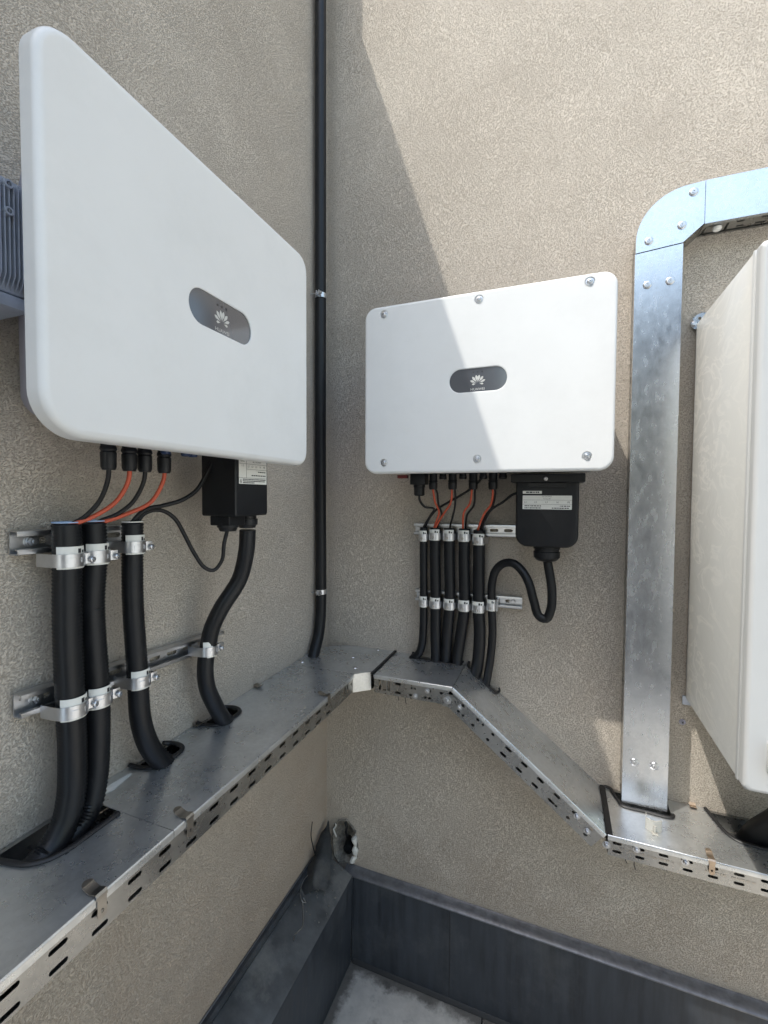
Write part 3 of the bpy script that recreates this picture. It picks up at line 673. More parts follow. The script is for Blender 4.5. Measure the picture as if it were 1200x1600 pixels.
# ------------------------------------------------------------------ strut channels
def strut(name_label, f, u0, u1, zc0, zc1, bolts, loc, rz, group):
    """C channel: web on the wall, two flanges with inturned lips; real slots in the web"""
    t = thing('strut_channel', name_label, 'rail', loc, rz, group)
    def g(p):
        u = p[0]; zc = zc0+(zc1-zc0)*(u-u0)/(u1-u0); return f((u, p[1], zc+p[2]))
    b = NB(); hs = []; u = u0+0.045
    while u < u1-0.03: hs.append(slot(u, 0, 0.030, 0.011)); u += 0.05
    plate(b, [(u0, -.0205), (u1, -.0205), (u1, .0205), (u0, .0205)], hs, .002, lambda p: g((p[0], .008+p[2], p[1])))
    for s in (-1, 1):
        line = [(.008, s*.0205), (.027, s*.0205), (.0295, s*.0195), (.030, s*.017), (.030, s*.0125), (.024, s*.0120)]
        extrude_profile(b, strip_profile(line, .0022), g, u0, u1)
    obj('channel', b, 'zinc', t, smooth=40)
    for (bu) in bolts:
        b = NB(); d = f((0, 1, 0))-f((0, 0, 0)); zc = zc0+(zc1-zc0)*(bu-u0)/(u1-u0); p = f((bu, .010, zc))
        lathe(b, p, d, [(0, .0125), (.002, .0125), (.002, .0085)], 18)
        lathe(b, p+d*.002, d, [(0, .0085), (.0055, .0085), (.007, .0070), (.007, .0035), (.009, .003), (.009, 0)], 6)
        obj('bolt', b, 'zinc', t, smooth=25)
    return t
strut('short strut rail on the left wall just below the large inverter connectors', LW, -1.162, -0.915, 1.830, 1.828, [-1.128], (0, -1.05, 1.83), math.pi/2, 'strut rails carrying the conduit clamps')
strut('long strut rail low on the left wall carrying four conduit clamps', LW, -1.162, -0.655, 1.543, 1.515, [-1.126], (0, -0.9, 1.53), math.pi/2, 'strut rails carrying the conduit clamps')
strut('upper strut rail on the right wall running behind the black terminal box', RW, 0.390, 0.835, 1.791, 1.795, [0.405, 0.80], (0.6, 0, 1.79), 0, 'strut rails carrying the conduit clamps')
strut('lower strut rail on the right wall with a bare slotted end beside six clamps', RW, 0.398, 0.786, 1.540, 1.542, [0.409, 0.755], (0.59, 0, 1.54), 0, 'strut rails carrying the conduit clamps')

# ------------------------------------------------------------------ conduits, cables
def run(name, label, cat, parts, group=None):
    """parts: (part name, material, pts, r, corr)"""
    p0 = parts[0][2][-1]
    t = thing(name, label, cat, tuple(p0), 0, group)
    for (pn, m, pts, r, corr) in parts:
        b = NB(); tube(b, pts, r, 18 if r > .012 else 10, 0.008, corr=corr, cap=True); obj(pn, b, m, t, smooth=(60 if not corr else 80))
    return t
def conduit_mouth(t, p, r, lining):
    b = NB(); lathe(b, Vector(p)-Vector((0, 0, .0005)), (0, 0, 1), [(0, r), (.002, r*1.0), (.0022, r*.86), (-.0, r*.84)], 20); obj('mouth_rim', b, lining, t, smooth=40)
gL = 'black conduits clamped to the left wall'
A_ = [(0.066, -1.102, 1.862), (0.066, -1.102, 1.80), (0.066, -1.104, 1.65), (0.066, -1.101, 1.525), (0.067, -1.100, 1.435), (0.068, -1.104, 1.365), (0.070, -1.118, 1.318), (0.072, -1.150, 1.285), (0.074, -1.215, 1.270), (0.075, -1.32, 1.266)]
t = run('conduit', 'thickest black conduit, leftmost on the left wall, bending away into the tray', 'conduit', [('tube', 'rubber', A_, .0220, .0020)], gL); conduit_mouth(t, (0.066, -1.102, 1.864), .0226, 'bluein')
B_ = [(0.066, -1.052, 1.862), (0.066, -1.050, 1.80), (0.062, -1.054, 1.70), (0.066, -1.050, 1.52), (0.066, -1.052, 1.42), (0.067, -1.058, 1.36), (0.068, -1.074, 1.31), (0.068, -1.11, 1.28), (0.060, -1.20, 1.262), (0.04, -1.3, 1.262)]
t = run('conduit', 'finely ribbed black conduit, second from the left on the left wall', 'conduit', [('tube', 'rubber', B_, .0200, .0025)], gL); conduit_mouth(t, (0.066, -1.052, 1.864), .0210, 'bluein')
C_ = [(0.066, -0.967, 1.856), (0.066, -0.968, 1.80), (0.066, -0.969, 1.70), (0.066, -0.963, 1.58), (0.066, -0.959, 1.50), (0.066, -0.955, 1.435), (0.067, -0.939, 1.372), (0.067, -0.912, 1.322), (0.060, -0.880, 1.288), (0.048, -0.83, 1.266), (0.045, -0.76, 1.262)]
t = run('conduit', 'black conduit third from the left, curving into a small trimmed tray opening', 'conduit', [('tube', 'rubber', C_, .0195, .0018)], gL); conduit_mouth(t, (0.066, -0.967, 1.858), .0202, 'paper')
D_ = [(0.1550, -0.7070, 1.8261), (0.1500, -0.7062, 1.7729), (0.1280, -0.7073, 1.6968), (0.0980, -0.7403, 1.6260), (0.0780, -0.7530, 1.5743), (0.068, -0.757, 1.525), (0.066, -0.764, 1.48), (0.066, -0.759, 1.425), (0.067, -0.733, 1.365), (0.067, -0.705, 1.318), (0.060, -0.675, 1.288), (0.048, -0.625, 1.266), (0.045, -0.56, 1.262)]
t = run('power_cable', 'thick smooth black cable swinging from the left terminal box to the tray', 'cable', [('sheath', 'rubber', D_, .0205, 0)], None)
# thin black cables into conduit C
t = run('signal_cable', 'thin black cable looping down from the terminal box gland and up into a conduit', 'cable', [('sheath', 'cable', [(0.150, -0.776, 1.832), (0.1480, -0.7866, 1.7973), (0.1400, -0.7845, 1.7578), (0.1280, -0.7997, 1.7344), (0.1180, -0.8181, 1.7427), (0.1050, -0.8403, 1.7827), (0.0950, -0.8567, 1.8241), (0.0880, -0.8790, 1.8633), (0.0800, -0.9099, 1.8814), (0.0720, -0.9424, 1.8753), (0.068, -0.962, 1.848), (0.066, -0.966, 1.82)], .0046, 0)], 'thin cables under the large inverter')
t = run('signal_cable', 'thin black cable sweeping from behind the terminal box straight to a conduit mouth', 'cable', [('sheath', 'cable', [(0.13, -0.80, 2.0), (0.1250, -0.8146, 1.9701), (0.1150, -0.8369, 1.9276), (0.1050, -0.8711, 1.9039), (0.0900, -0.9103, 1.8914), (0.0800, -0.9459, 1.8838), (0.0700, -0.9658, 1.8627), (0.064, -0.972, 1.845), (0.065, -0.97, 1.82)], .0048, 0)], 'thin cables under the large inverter')
# string cables: black and red pairs
gW = 'string cables under the large inverter'
def dc(col, label, top, mids, end, group):
    run('string_cable', label, 'cable', [('sheath', col, [top]+mids+[end, (end[0], end[1], end[2]-.03)], .0042, 0)], group)
dc('cable', 'black string cable from the leftmost connector of the large inverter', (0.13, -1.067, 1.972), [(0.13, -1.067, 1.955), (0.1250, -1.0658, 1.9394), (0.1100, -1.0702, 1.9040), (0.0900, -1.0855, 1.8736)], (0.072, -1.098, 1.858), gW)
dc('red', 'red string cable from the second connector of the large inverter', (0.13, -1.0245, 1.972), [(0.13, -1.0245, 1.955), (0.1250, -1.0253, 1.9358), (0.1100, -1.0383, 1.9014), (0.0950, -1.0697, 1.8754), (0.0820, -1.0966, 1.8622)], (0.068, -1.108, 1.853), gW)
dc('cable', 'black string cable from the third connector of the large inverter', (0.13, -0.990, 1.972), [(0.13, -0.990, 1.955), (0.1250, -0.9912, 1.9354), (0.1100, -1.0025, 1.8997), (0.0920, -1.0234, 1.8760)], (0.070, -1.050, 1.858), gW)
dc('red', 'red string cable from the rightmost plugged connector of the large inverter', (0.13, -0.943, 1.972), [(0.13, -0.943, 1.955), (0.1250, -0.9449, 1.9366), (0.1100, -0.9607, 1.8992), (0.0950, -1.0036, 1.8766), (0.0850, -1.0344, 1.8651)], (0.067, -1.058, 1.853), gW)

# ---- right wall
gR = 'black conduits clamped side by side below the screwed inverter'
def rc(label, pts, r, corr=.0009):
    return run('conduit', label, 'conduit', [('tube', 'rubber', [(u, -w, z) for u, w, z in pts], r, corr)], gR)
rc('thinnest black conduit at the left end of the row, kinking left into the tray', [(.436, .055, 1.800), (.436, .055, 1.70), (.438, .055, 1.52), (.437, .055, 1.42), (.432, .052, 1.36), (.418, .045, 1.322), (.392, .036, 1.296), (.37, .03, 1.27)], .0142)
rc('black conduit second from the left in the row under the screwed inverter', [(.480, .055, 1.800), (.480, .055, 1.70), (.484, .055, 1.52), (.484, .052, 1.40), (.484, .040, 1.31), (.484, .035, 1.27)], .0192)
rc('middle black conduit in the row, slanting slightly left to the tray', [(.532, .055, 1.800), (.533, .055, 1.70), (.536, .055, 1.52), (.528, .052, 1.42), (.520, .038, 1.31), (.52, .035, 1.27)], .0192)
rc('black conduit fourth from the left in the row, slanting left below its lower clamp', [(.587, .055, 1.800), (.587, .055, 1.70), (.590, .055, 1.52), (.580, .052, 1.43), (.563, .040, 1.32), (.56, .035, 1.27)], .0196)
rc('black conduit at the right end of the row, entering the sloping tray', [(.640, .055, 1.796), (.640, .055, 1.70), (.641, .055, 1.52), (.646, .055, 1.42), (.638, .045, 1.31), (.625, .035, 1.25), (.622, .03, 1.22)], .0205)
run('power_cable', 'smooth black cable arching up from the terminal box gland of the screwed inverter', 'cable', [('sheath', 'rubber', [(x, -w, z) for x, w, z in [(.866, .115, 1.72), (.874, .118, 1.68), (.884, .120, 1.615), (.882, .120, 1.552), (.868, .120, 1.520), (.846, .118, 1.526), (.829, .115, 1.575), (.812, .110, 1.632), (.790, .100, 1.668), (.760, .088, 1.690), (.725, .072, 1.684), (.698, .060, 1.655), (.686, .056, 1.605), (.686, .055, 1.536), (.690, .052, 1.43), (.682, .045, 1.33), (.668, .036, 1.24), (.66, .03, 1.19)]], .0142, 0)])
gV = 'string cables under the screwed inverter'
def rdc(col, label, pts, end):
    P0 = [(x, y, z) for x, y, z in pts]
    run('string_cable', label, 'cable', [('sheath', col, P0+[end, (end[0], end[1], end[2]-.03)], .0036, 0)], gV)
rdc('red', 'red string cable of the first connector pair under the screwed inverter', [(.489, -.14, 1.95), (0.4909, -0.1300, 1.9315), (0.4929, -0.1100, 1.8933), (0.5020, -0.0900, 1.8612)], (.478, -.062, 1.80))
rdc('cable', 'black string cable of the first connector pair under the screwed inverter', [(.498, -.14, 1.95), (0.5034, -0.1250, 1.9271), (0.5033, -0.1050, 1.8866), (0.5102, -0.0850, 1.8520)], (.486, -.050, 1.80))
rdc('red', 'red string cable of the second connector pair, crossing to the left', [(.557, -.14, 1.95), (0.5565, -0.1300, 1.9316), (0.5480, -0.1100, 1.8916), (0.5230, -0.0900, 1.8593)], (.484, -.066, 1.80))
rdc('cable', 'black string cable of the second connector pair, running straight down', [(.566, -.14, 1.95), (0.5666, -0.1250, 1.9317), (0.5617, -0.1000, 1.8827), (0.5487, -0.0800, 1.8412)], (.534, -.055, 1.80))
rdc('red', 'red string cable of the third connector pair under the screwed inverter', [(.627, -.14, 1.95), (0.6246, -0.1300, 1.9317), (0.6149, -0.1100, 1.8901), (0.5915, -0.0900, 1.8605)], (.583, -.062, 1.80))
rdc('cable', 'black string cable of the third connector pair, bent like an elbow above its conduit', [(.637, -.14, 1.95), (0.6345, -0.1250, 1.9318), (0.6264, -0.1000, 1.8835), (0.6019, -0.0850, 1.8515)], (.590, -.050, 1.80))
rdc('red', 'red string cable of the rightmost connector pair under the screwed inverter', [(.692, -.14, 1.95), (0.6946, -0.1300, 1.9318), (0.6862, -0.1100, 1.8888), (0.6623, -0.0900, 1.8573)], (.636, -.062, 1.796))
rdc('cable', 'black string cable of the rightmost connector pair beside its red partner', [(.700, -.14, 1.95), (0.7023, -0.1250, 1.9318), (0.6892, -0.1000, 1.8799), (0.6653, -0.0800, 1.8482)], (.642, -.048, 1.796))
def rs(label, pts, end): run('signal_cable', label, 'cable', [('sheath', 'cable', pts+[end, (end[0], end[1], end[2]-.03)], .0042, 0)], 'thin cables under the screwed inverter')
rs('thin black cable from the big corner gland bending right then down into a conduit', [(.443, -.14, 1.93), (0.4423, -0.1300, 1.8998), (0.4584, -0.1200, 1.8772), (0.4858, -0.1000, 1.8703), (0.4641, -0.0800, 1.8393)], (.436, -.058, 1.798))
rs('thin black cable running diagonally behind the red pairs to the leftmost conduit', [(.66, -.10, 1.985), (0.6212, -0.1000, 1.9453), (0.5771, -0.1000, 1.9164), (0.5354, -0.0950, 1.8936), (0.4806, -0.0800, 1.8582)], (.440, -.052, 1.798))
rs('thin black cable slanting from behind the terminal box to the rightmost conduit', [(.80, -.10, 1.93), (0.7599, -0.1000, 1.9237), (0.7229, -0.1000, 1.8955), (0.6838, -0.0900, 1.8687)], (.648, -.056, 1.796))

# ------------------------------------------------------------------ conduit clamps
def clamp(label, f, u, w, z, r, group, side_screw, loc, rz, tilt=0.0):
    t = thing('conduit_clamp', label, 'clamp', loc, rz, group)
    def g(p): return f((p[0], p[1], p[2]+(p[0]-u)*tilt))
    # plastic liner
    b = NB(); ring_strip(b, (u, w), g, r+.0012, -1.25, 1.0, z-.0195, z+.0205, .0010)
    ln = obj('liner', b, 'paper', t, smooth=60)
    b = NB()
    for k in range(2): ring_strip(b, (u, w), g, r+.0023, 0.12+0.34*k, 0.36+0.34*k, z+.0085, z+.0165-.003*k, .0003, 3)
    obj('liner_mark', b, 'ink', ln)
    # pressed strap with arms back to the rail
    z -= .0045; b = NB(); hh = 0.0118; R2 = r+.0030
    ring_strip(b, (u, w), g, R2, -1.45, 1.35, z-hh, z+hh, .0016, 18)
    for s in (-1, 1):
        a = 1.45 if s < 0 else 1.35
        x1_ = u+s*math.sin(a)*R2; w1 = w+math.cos(a)*R2
        line = [(x1_+s*.0008, w1), (u+s*(R2+.0025), w-.012), (u+s*(R2+.004), .031), (u+s*(R2-.004), .0245)]
        loft(b, [[g((q[0], q[1], z-hh)) for q in strip_profile(line, .0016)], [g((q[0], q[1], z+hh)) for q in strip_profile(line, .0016)]], True, True)
    # pressed bead
    ring_strip(b, (u, w), g, R2+.0012, -0.55, -0.15, z-.0045, z+.0045, .0016, 5)
    ring_strip(b, (u, w), g, R2+.0012, 0.30, 0.60, z-.0045, z+.0045, .0016, 4)
    obj('strap', b, 'zinc', t, smooth=35)
    if side_screw:
        b = NB(); hu = u+R2+.001; line = [(hu-.006, w+.012), (hu+.001, w+.015), (hu+.010, w+.0155)]
        loft(b, [[g((q[0], q[1], z-hh*.8)) for q in strip_profile(line, .0018)], [g((q[0], q[1], z+hh*.8)) for q in strip_profile(line, .0018)]], True, True)
        line = [(hu+.010, w+.0155), (hu+.011, w+.002), (hu+.004, .03)]
        loft(b, [[g((q[0], q[1], z-hh*.6)) for q in strip_profile(line, .0016)], [g((q[0], q[1], z+hh*.6)) for q in strip_profile(line, .0016)]], True, True)
        obj('ear', b, 'zinc', t, smooth=35)
        b = NB(); p = g((hu+.004, w+.016, z-.002)); d = (f((.25, 1, 0))-f((0, 0, 0))).normalized()
        lathe(b, p, d, [(-.012, .0026), (.004, .0026), (.004, .0060), (.0068, .0060), (.0085, .0045), (.0085, .0022), (.0065, .0018), (.0065, 0)], 14)
        obj('clamp_screw', b, 'zinc', t, smooth=30)
    else:
        b = NB(); p = g((u-.002, w+R2+.001, z-.004)); d = f((0, 1, 0))-f((0, 0, 0))
        lathe(b, p, d, [(0, .0048), (.0022, .0048), (.0030, .0036), (.0018, .0018), (.0018, 0)], 12); obj('clamp_screw', b, 'steel', t, smooth=30)
    return t
gC = 'conduit clamps on the left wall'
def cl(label, y, z, r): clamp(label, LW, y, .066, z, r, gC, True, (0, y, z), math.pi/2, -0.02)
cl('zinc clamp on the upper left rail round the thickest conduit', -1.102, 1.801, .0232)
cl('zinc clamp on the upper left rail round the second conduit', -1.050, 1.801, .0216)
cl('zinc clamp on the upper left rail round the third conduit, apart from the other two', -0.968, 1.811, .0206)
cl('zinc clamp on the lower left rail round the thickest conduit', -1.101, 1.526, .0232)
cl('zinc clamp on the lower left rail round the ribbed second conduit', -1.050, 1.524, .0216)
cl('zinc clamp in the middle of the long lower left rail', -0.960, 1.524, .0206)
cl('zinc clamp at the right end of the lower left rail round the power cable', -0.757, 1.524, .0210)
gD = 'conduit clamps on the right wall'
def cr_(label, x, z, r): clamp(label, RW, x, .055, z, r, gD, False, (x, 0, z), 0)
names = ('leftmost', 'second', 'third', 'fourth', 'fifth')
for i, (x, r) in enumerate(((.436, .0146), (.480, .0196), (.532, .0196), (.587, .0200), (.640, .0209))):
    cr_('%s pressed clamp from the left on the upper rail below the screwed inverter' % names[i], x, 1.772-(.004 if i == 4 else 0)+(.002 if 0 < i < 4 else -.004), r)
for i, (x, r) in enumerate(((.438, .0146), (.484, .0196), (.536, .0196), (.590, .0200), (.641, .0209))):
    cr_('%s pressed clamp from the left on the lower rail below the screwed inverter' % names[i], x, 1.524, r)
t = clamp('narrow pressed clamp at the right end of the six, round the arching power cable', RW, .686, .055, 1.534, .0146, gD, False, (.686, 0, 1.53), 0)
b = NB(); box(b, .7035, .7075, .020, .066, 1.514, 1.556, RW, bev=.001); obj('side_plate', b, 'zinc', t)

# ------------------------------------------------------------------ corner downpipe
t = thing('corner_pipe', 'long black pipe running down the wall corner into the cable tray', 'pipe', (0.028, -0.11, 1.3))
b = NB(); tube(b, [(0.029, -0.103, 6.8), (0.029, -0.103, 3.0), (0.029, -0.103, 2.0), (0.029, -0.100, 1.60), (0.029, -0.103, 1.44), (0.030, -0.124, 1.36), (0.032, -0.160, 1.306), (0.04, -0.19, 1.262)], .0215, 20, .05); obj('tube', b, 'rubber', t, smooth=60)
for z, lab in ((2.683, 'small zinc pipe clip high on the corner pipe beside the large inverter'), (1.537, 'small zinc pipe clip low on the corner pipe')):
    t = thing('pipe_clip', lab, 'clip', (0.028, -0.10, z), 0, 'clips holding the corner pipe')
    b = NB(); ring_strip(b, (-0.103 if z > 2 else -.100, .029), LW, .0222, -2.2, 2.4, z-.009, z+.009, .0015, 24)
    obj('ring', b, 'zinc', t, smooth=40)
    b = NB(); box(b, -.142, -.126, .030, .033, z-.009, z+.009, LW, bev=.0005); box(b, -.142, -.126, .040, .043, z-.009, z+.009, LW, bev=.0005)
    obj('ear', b, 'zinc', t)
    b = NB(); lathe(b, LW((-.136, .050, z)), (1, 0, 0), [(-.045, .002), (-.005, .002), (-.005, .0055), (0, .0055), (.001, .004), (.001, 0)], 12); obj('clip_screw', b, 'zinc', t, smooth=35)

# ------------------------------------------------------------------ cable trays
TH = 0.0016
def bolt(parent, p, d, up=(0, 0, 1), r=.0062, name='bolt'):
    b = NB(); p = Vector(p); d = Vector(d).normalized()
    lathe(b, p, d, [(0, r*1.65), (.0014, r*1.65), (.0014, r)], 16)
    lathe(b, p+d*.0014, d, [(0, r), (.0050, r), (.0056, r*.85), (.0056, r*.5), (.0090, r*.45), (.0095, 0)], 6)
    return obj(name, b, 'zinc', parent, smooth=25)
def spring_clip(parent, f, s, wf, m='steel', wid=.018):
    """latch bent over the cover edge; f maps (s, w, h)"""
    b = NB(); hh = .003
    holes = [slot(s, -.024, .0055, .0075)]
    plate(b, rrect(s-wid*.42, s+wid*.42, -.036, -.002, [.007, .007, .001, .001], 4), holes, .0011, lambda p: f((p[0], wf+.0032+p[2], p[1])))
    line = [(wf+.0037, -.003), (wf+.0040, .002), (wf+.0015, .0052), (wf-.003, .0048), (wf-.010, .0022), (wf-.016, .0028), (wf-.022, .0048), (wf-.027, .0070)]
    pr = strip_profile(line, .0011)
    loft(b, [[f((s-wid/2, a, c)) for a, c in pr], [f((s+wid/2, a, c)) for a, c in pr]], True, True)
    tip = [(s+wid*.5*math.cos(a), .009*math.sin(a)) for a in [math.pi*k/8 for k in range(9)]]
    plate(b, tip, [], .0011, lambda p: f((p[0], wf-.0265-p[1]*.92, .0070+p[2]+p[1]*.22)))
    return obj('spring_clip', b, m, parent, smooth=35)
def trim_line(parent, pts, r=.0042, flat=.7):
    b = NB(); tube(b, pts, r, 8, .006, smooth=True, flat=flat); return obj('edge_trim', b, 'trim', parent, smooth=60)
def tray(root, f, s0, s1, width, covers, slots_, extra_holes=(), side_h=.062, cov_lip=.013, sidemat='galv_side', covmat='galv', skip_cover_ends=()):
    # perforated front side
    b = NB(); hs = [slot(a, c, L_, H_) for a, c, L_, H_ in slots_]+[list(h) for h in extra_holes]
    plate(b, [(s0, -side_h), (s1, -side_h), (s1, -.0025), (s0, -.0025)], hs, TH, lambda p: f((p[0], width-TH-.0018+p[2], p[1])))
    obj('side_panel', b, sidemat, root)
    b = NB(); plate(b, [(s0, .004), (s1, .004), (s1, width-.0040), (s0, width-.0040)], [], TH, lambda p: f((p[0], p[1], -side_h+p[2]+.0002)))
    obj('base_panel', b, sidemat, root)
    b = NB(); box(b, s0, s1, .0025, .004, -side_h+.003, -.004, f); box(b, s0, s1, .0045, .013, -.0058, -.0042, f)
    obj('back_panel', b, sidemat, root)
    for (c0, c1, nt) in covers:
        b = NB(); out = [(c0, width-.001), (c0, .0015)]
        for poly in nt: out += poly
        out += [(c1, .0015), (c1, width-.001)]
        plate(b, out, [], TH, lambda p: f((p[0], p[1], -TH+.0004+p[2])))
        arc = [(width-.001, .0012-TH/2), (width+.0002, .0008-TH/2), (width+.0010, -.0006-TH/2), (width+.0012, -.0022), (width+.0012, -cov_lip)]
        pr = strip_profile(arc, TH*.9)
        loft(b, [[f((c0, a, c)) for a, c in pr], [f((c1, a, c)) for a, c in pr]], True, True)
        obj('cover', b, covmat, root, smooth=50)

# --- left run
ZT = 1.300
def FL(p): return Vector((p[1], p[0], ZT+p[2]))
tl = thing('cable_tray', 'long perforated galvanised tray along the left wall running towards the camera', 'cable tray', (0.12, -1.5, 1.24))
notAB = [(-1.205, .0015), (-1.200, .050), (-1.192, .086), (-1.176, .108), (-1.150, .118), (-1.060, .118), (-1.0455, .110)]
nC = [(-.930, .0015), (-.926, .048), (-.915, .064), (-.845, .066), (-.832, .052), (-.828, .0015)]
nD = [(-.728, .0015), (-.724, .050), (-.712, .070), (-.640, .070), (-.626, .054), (-.622, .0015)]
sl = []; s = -1.307-.0615*22
while s < -.40: sl.append((s, -.0245, .0265, .0078)); sl.append((s, -.0530, .0265, .0078)); s += .0615
covA = [(-3.0, -1.0445, None)]
# cover 1: the opening reaches its end, so the outline is given whole
tray(tl, FL, -3.0, -.360, .2505, [(-1.0432, -.2625, [nC, nD])], sl)
b = NB(); out = [(-3.0, .2495), (-3.0, .0015)]+notAB+[(-1.0447, .112), (-1.0447, .2495)]
plate(b, out, [], TH, lambda p: FL((p[0], p[1], -TH+.0004+p[2])))
pr = strip_profile([(.2495, .0004), (.2507, 0), (.2515, -.0014), (.2517, -.003), (.2517, -.013)], TH*.9)
loft(b, [[FL((-3.0, a, c)) for a, c in pr], [FL((-1.0447, a, c)) for a, c in pr]], True, True)
obj('cover', b, 'galv', tl, smooth=50)
def tp(a, c, h=.003): return FL((a, c, h))
trim_line(tl, [tp(-1.212, .004), tp(-1.205, .030), tp(-1.199, .062), tp(-1.190, .090), tp(-1.172, .110), tp(-1.145, .119), tp(-1.10, .1195), tp(-1.05, .119)], .0055)
trim_line(tl, [tp(-.935, .006, .006), tp(-.930, .030), tp(-.925, .052), tp(-.912, .066), tp(-.88, .068), tp(-.848, .067), tp(-.832, .056), tp(-.826, .034), tp(-.830, .012), tp(-.842, .006, .008)], .0058)
trim_line(tl, [tp(-.733, .006, .006), tp(-.728, .030), tp(-.722, .056), tp(-.708, .071), tp(-.67, .072), tp(-.640, .070), tp(-.626, .058), tp(-.620, .034), tp(-.626, .012), tp(-.638, .006, .008)], .0058)
for s_ in (-1.007, -1.184, -1.62, -.452): spring_clip(tl, FL, s_, .2505)
for s_ in (-.478, -.735):
    b = NB(); pr = strip_profile([(.002, .010), (.008, .004), (.020, .004), (.026, .010)], .0011)
    loft(b, [[FL((s_-.010, a, c)) for a, c in pr], [FL((s_+.010, a, c)) for a, c in pr]], True, True); obj('rear_clip', b, 'steel', tl)
# scrap of film stuck on the cover
b = NB(); plate(b, [(-1.035, .035), (-.985, .052), (-.930, .040), (-.932, .033), (-.988, .028), (-1.020, .020)], [], .0003, lambda p: FL((p[0]-.02, p[1]-.006, .0008+p[2]))); obj('torn_sticker', b, 'paper', tl)

# --- corner bend
tcn = thing('tray_corner', 'rounded galvanised corner bend joining the two cable trays', 'cable tray', (0.14, -0.14, 1.24))
out = [(.002, -.2618), (.249, -.2618), (.296, -.2215), (.3045, -.2215), (.3045, -.002), (.150, -.002)]
for k in range(1, 10):
    a = math.radians(90+90*k/10); out.append((.142+.140*math.cos(a), -.142+.140*math.sin(a)))
out.append((.002, -.150))
b = NB(); plate(b, out, [], TH, lambda p: Vector((p[0], p[1], ZT+.0006-TH+p[2])))
obj('cover', b, 'galv', tcn)
inner = [(p[0]*.985+.002, p[1]*.985-.002) for p in out]
b = NB(); plate(b, inner, [], TH, lambda p: Vector((p[0], p[1], ZT-.062+p[2]))); obj('base_panel', b, 'galv_side', tcn)
def wall_strip(b, p, q, h0, h1, holes, t=TH, off=(0, 0)):
    p = Vector((p[0], p[1], 0)); q = Vector((q[0], q[1], 0)); d = (q-p).normalized(); n_ = Vector((d.y, -d.x, 0)); L_ = (q-p).length
    plate(b, [(0, h0), (L_, h0), (L_, h1), (0, h1)], holes, t, lambda c: p+d*c[0]+n_*c[2]+Vector((off[0], off[1], ZT+c[1])))
# coupling side with two windows, then the plain chamfer plate
b = NB(); wall_strip(b, (.2475, -.362), (.2475, -.268), -.061, -.0025, [[(.026, -.046), (.036, -.046), (.036, -.018), (.026, -.018)], [(.046, -.048), (.056, -.048), (.056, -.020), (.046, -.020)], slot(.080, -.030, .007, .013), slot(.012, -.050, .012, .007)])
obj('side_panel', b, 'galv_side', tcn)
b = NB(); wall_strip(b, (.2472, -.268), (.2970, -.2238), -.064, -.0005, [], .0020); obj('chamfer_plate', b, 'offwhite', tcn)
b = NB(); wall_strip(b, (.2478, -.334), (.2478, -.314), -.052, -.014, [], .0012, off=(-.008, 0)); obj('joint_spring', b, 'steel', tcn)
for k in range(12):     # outer wall of the bend
    pass
b = NB(); arc = [(.150, -.004)]+[(.142+.137*math.cos(math.radians(90+90*k/10)), -.142+.137*math.sin(math.radians(90+90*k/10))) for k in range(11)]+[(.005, -.262)]
loft(b, [[Vector((a, c, ZT-.061)) for a, c in strip_profile(arc, TH)], [Vector((a, c, ZT-.004)) for a, c in strip_profile(arc, TH)]], True, True); obj('back_panel', b, 'galv_side', tcn, smooth=40)
for (x, y) in ((.026, -.236), (.180, -.122), (.238, -.010), (.232, -.215)):
    b = NB(); lathe(b, (x, y, ZT+.0006), (0, 0, 1), [(0, .0095), (.0015, .009), (.003, .006), (.0035, .003), (.002, 0)], 16); obj('rivet', b, 'zinc', tcn, smooth=50)
b = NB(); extrude_profile(b, [(.3035, .0), (.3145, .0), (.3135, .004), (.3045, .004)], lambda p: Vector((p[1], p[0], ZT+.0006+p[2])), -.2445, -.002); obj('joint_strip', b, 'trim', tcn)

# --- first right segment
def F1(p): return Vector((p[0], -p[1], ZT+p[2]-.001))
t1 = thing('cable_tray', 'short level galvanised tray segment in the corner under the row of conduits', 'cable tray', (0.45, -0.12, 1.24))
n1 = [(.392, .0015), (.396, .036), (.404, .046), (.560, .052), (.572, .044), (.576, .0015)]
holes1 = [[(.334, -.050), (.342, -.050), (.342, -.012), (.334, -.012)], [(.350, -.050), (.360, -.050), (.360, -.014), (.350, -.014)], [(.366, -.048), (.374, -.048), (.374, -.012), (.366, -.012)]]
s1_ = [(.404, -.020, .021, .0078), (.404, -.050, .021, .0078), (.452, -.026, .007, .0075), (.464, -.026, .007, .0075), (.448, -.050, .010, .0078), (.512, -.026, .016, .0078), (.500, -.050, .008, .0075), (.514, -.050, .010, .0078), (.556, -.026, .016, .0075)]
tray(t1, F1, .3165, .5915, .2430, [(.3165, .5905, [n1])], s1_, holes1)
b = NB(); box(b, .343, .371, .236, .2375, -.047, -.015, F1); box(b, .3475, .3505, .236, .2445, -.050, -.012, F1); obj('joint_spring', b, 'steel', t1)
def t1p(a, c, h=.003): return F1((a, c, h))
trim_line(t1, [t1p(.384, .008, .010), t1p(.388, .026), t1p(.396, .042), t1p(.44, .050), t1p(.52, .053), t1p(.562, .054), t1p(.574, .046), t1p(.580, .020, .006)], .0052)
for (a, c) in ((.507, -.026), (.466, -.050), (.400, -.002)): 
    if c < -.01: bolt(t1, F1((a, .2425, c)), (0, -1, 0), r=.0056)
# zip-tie tails hanging below
for (a, L_) in ((.402, .020), (.428, .028)):
    b = NB(); tube(b, [F1((a, .235, -.058)), F1((a+.002, .238, -.058-L_*.6)), F1((a+.004, .236, -.058-L_))], .0013, 5); obj('tie_tail', b, 'trim', t1)

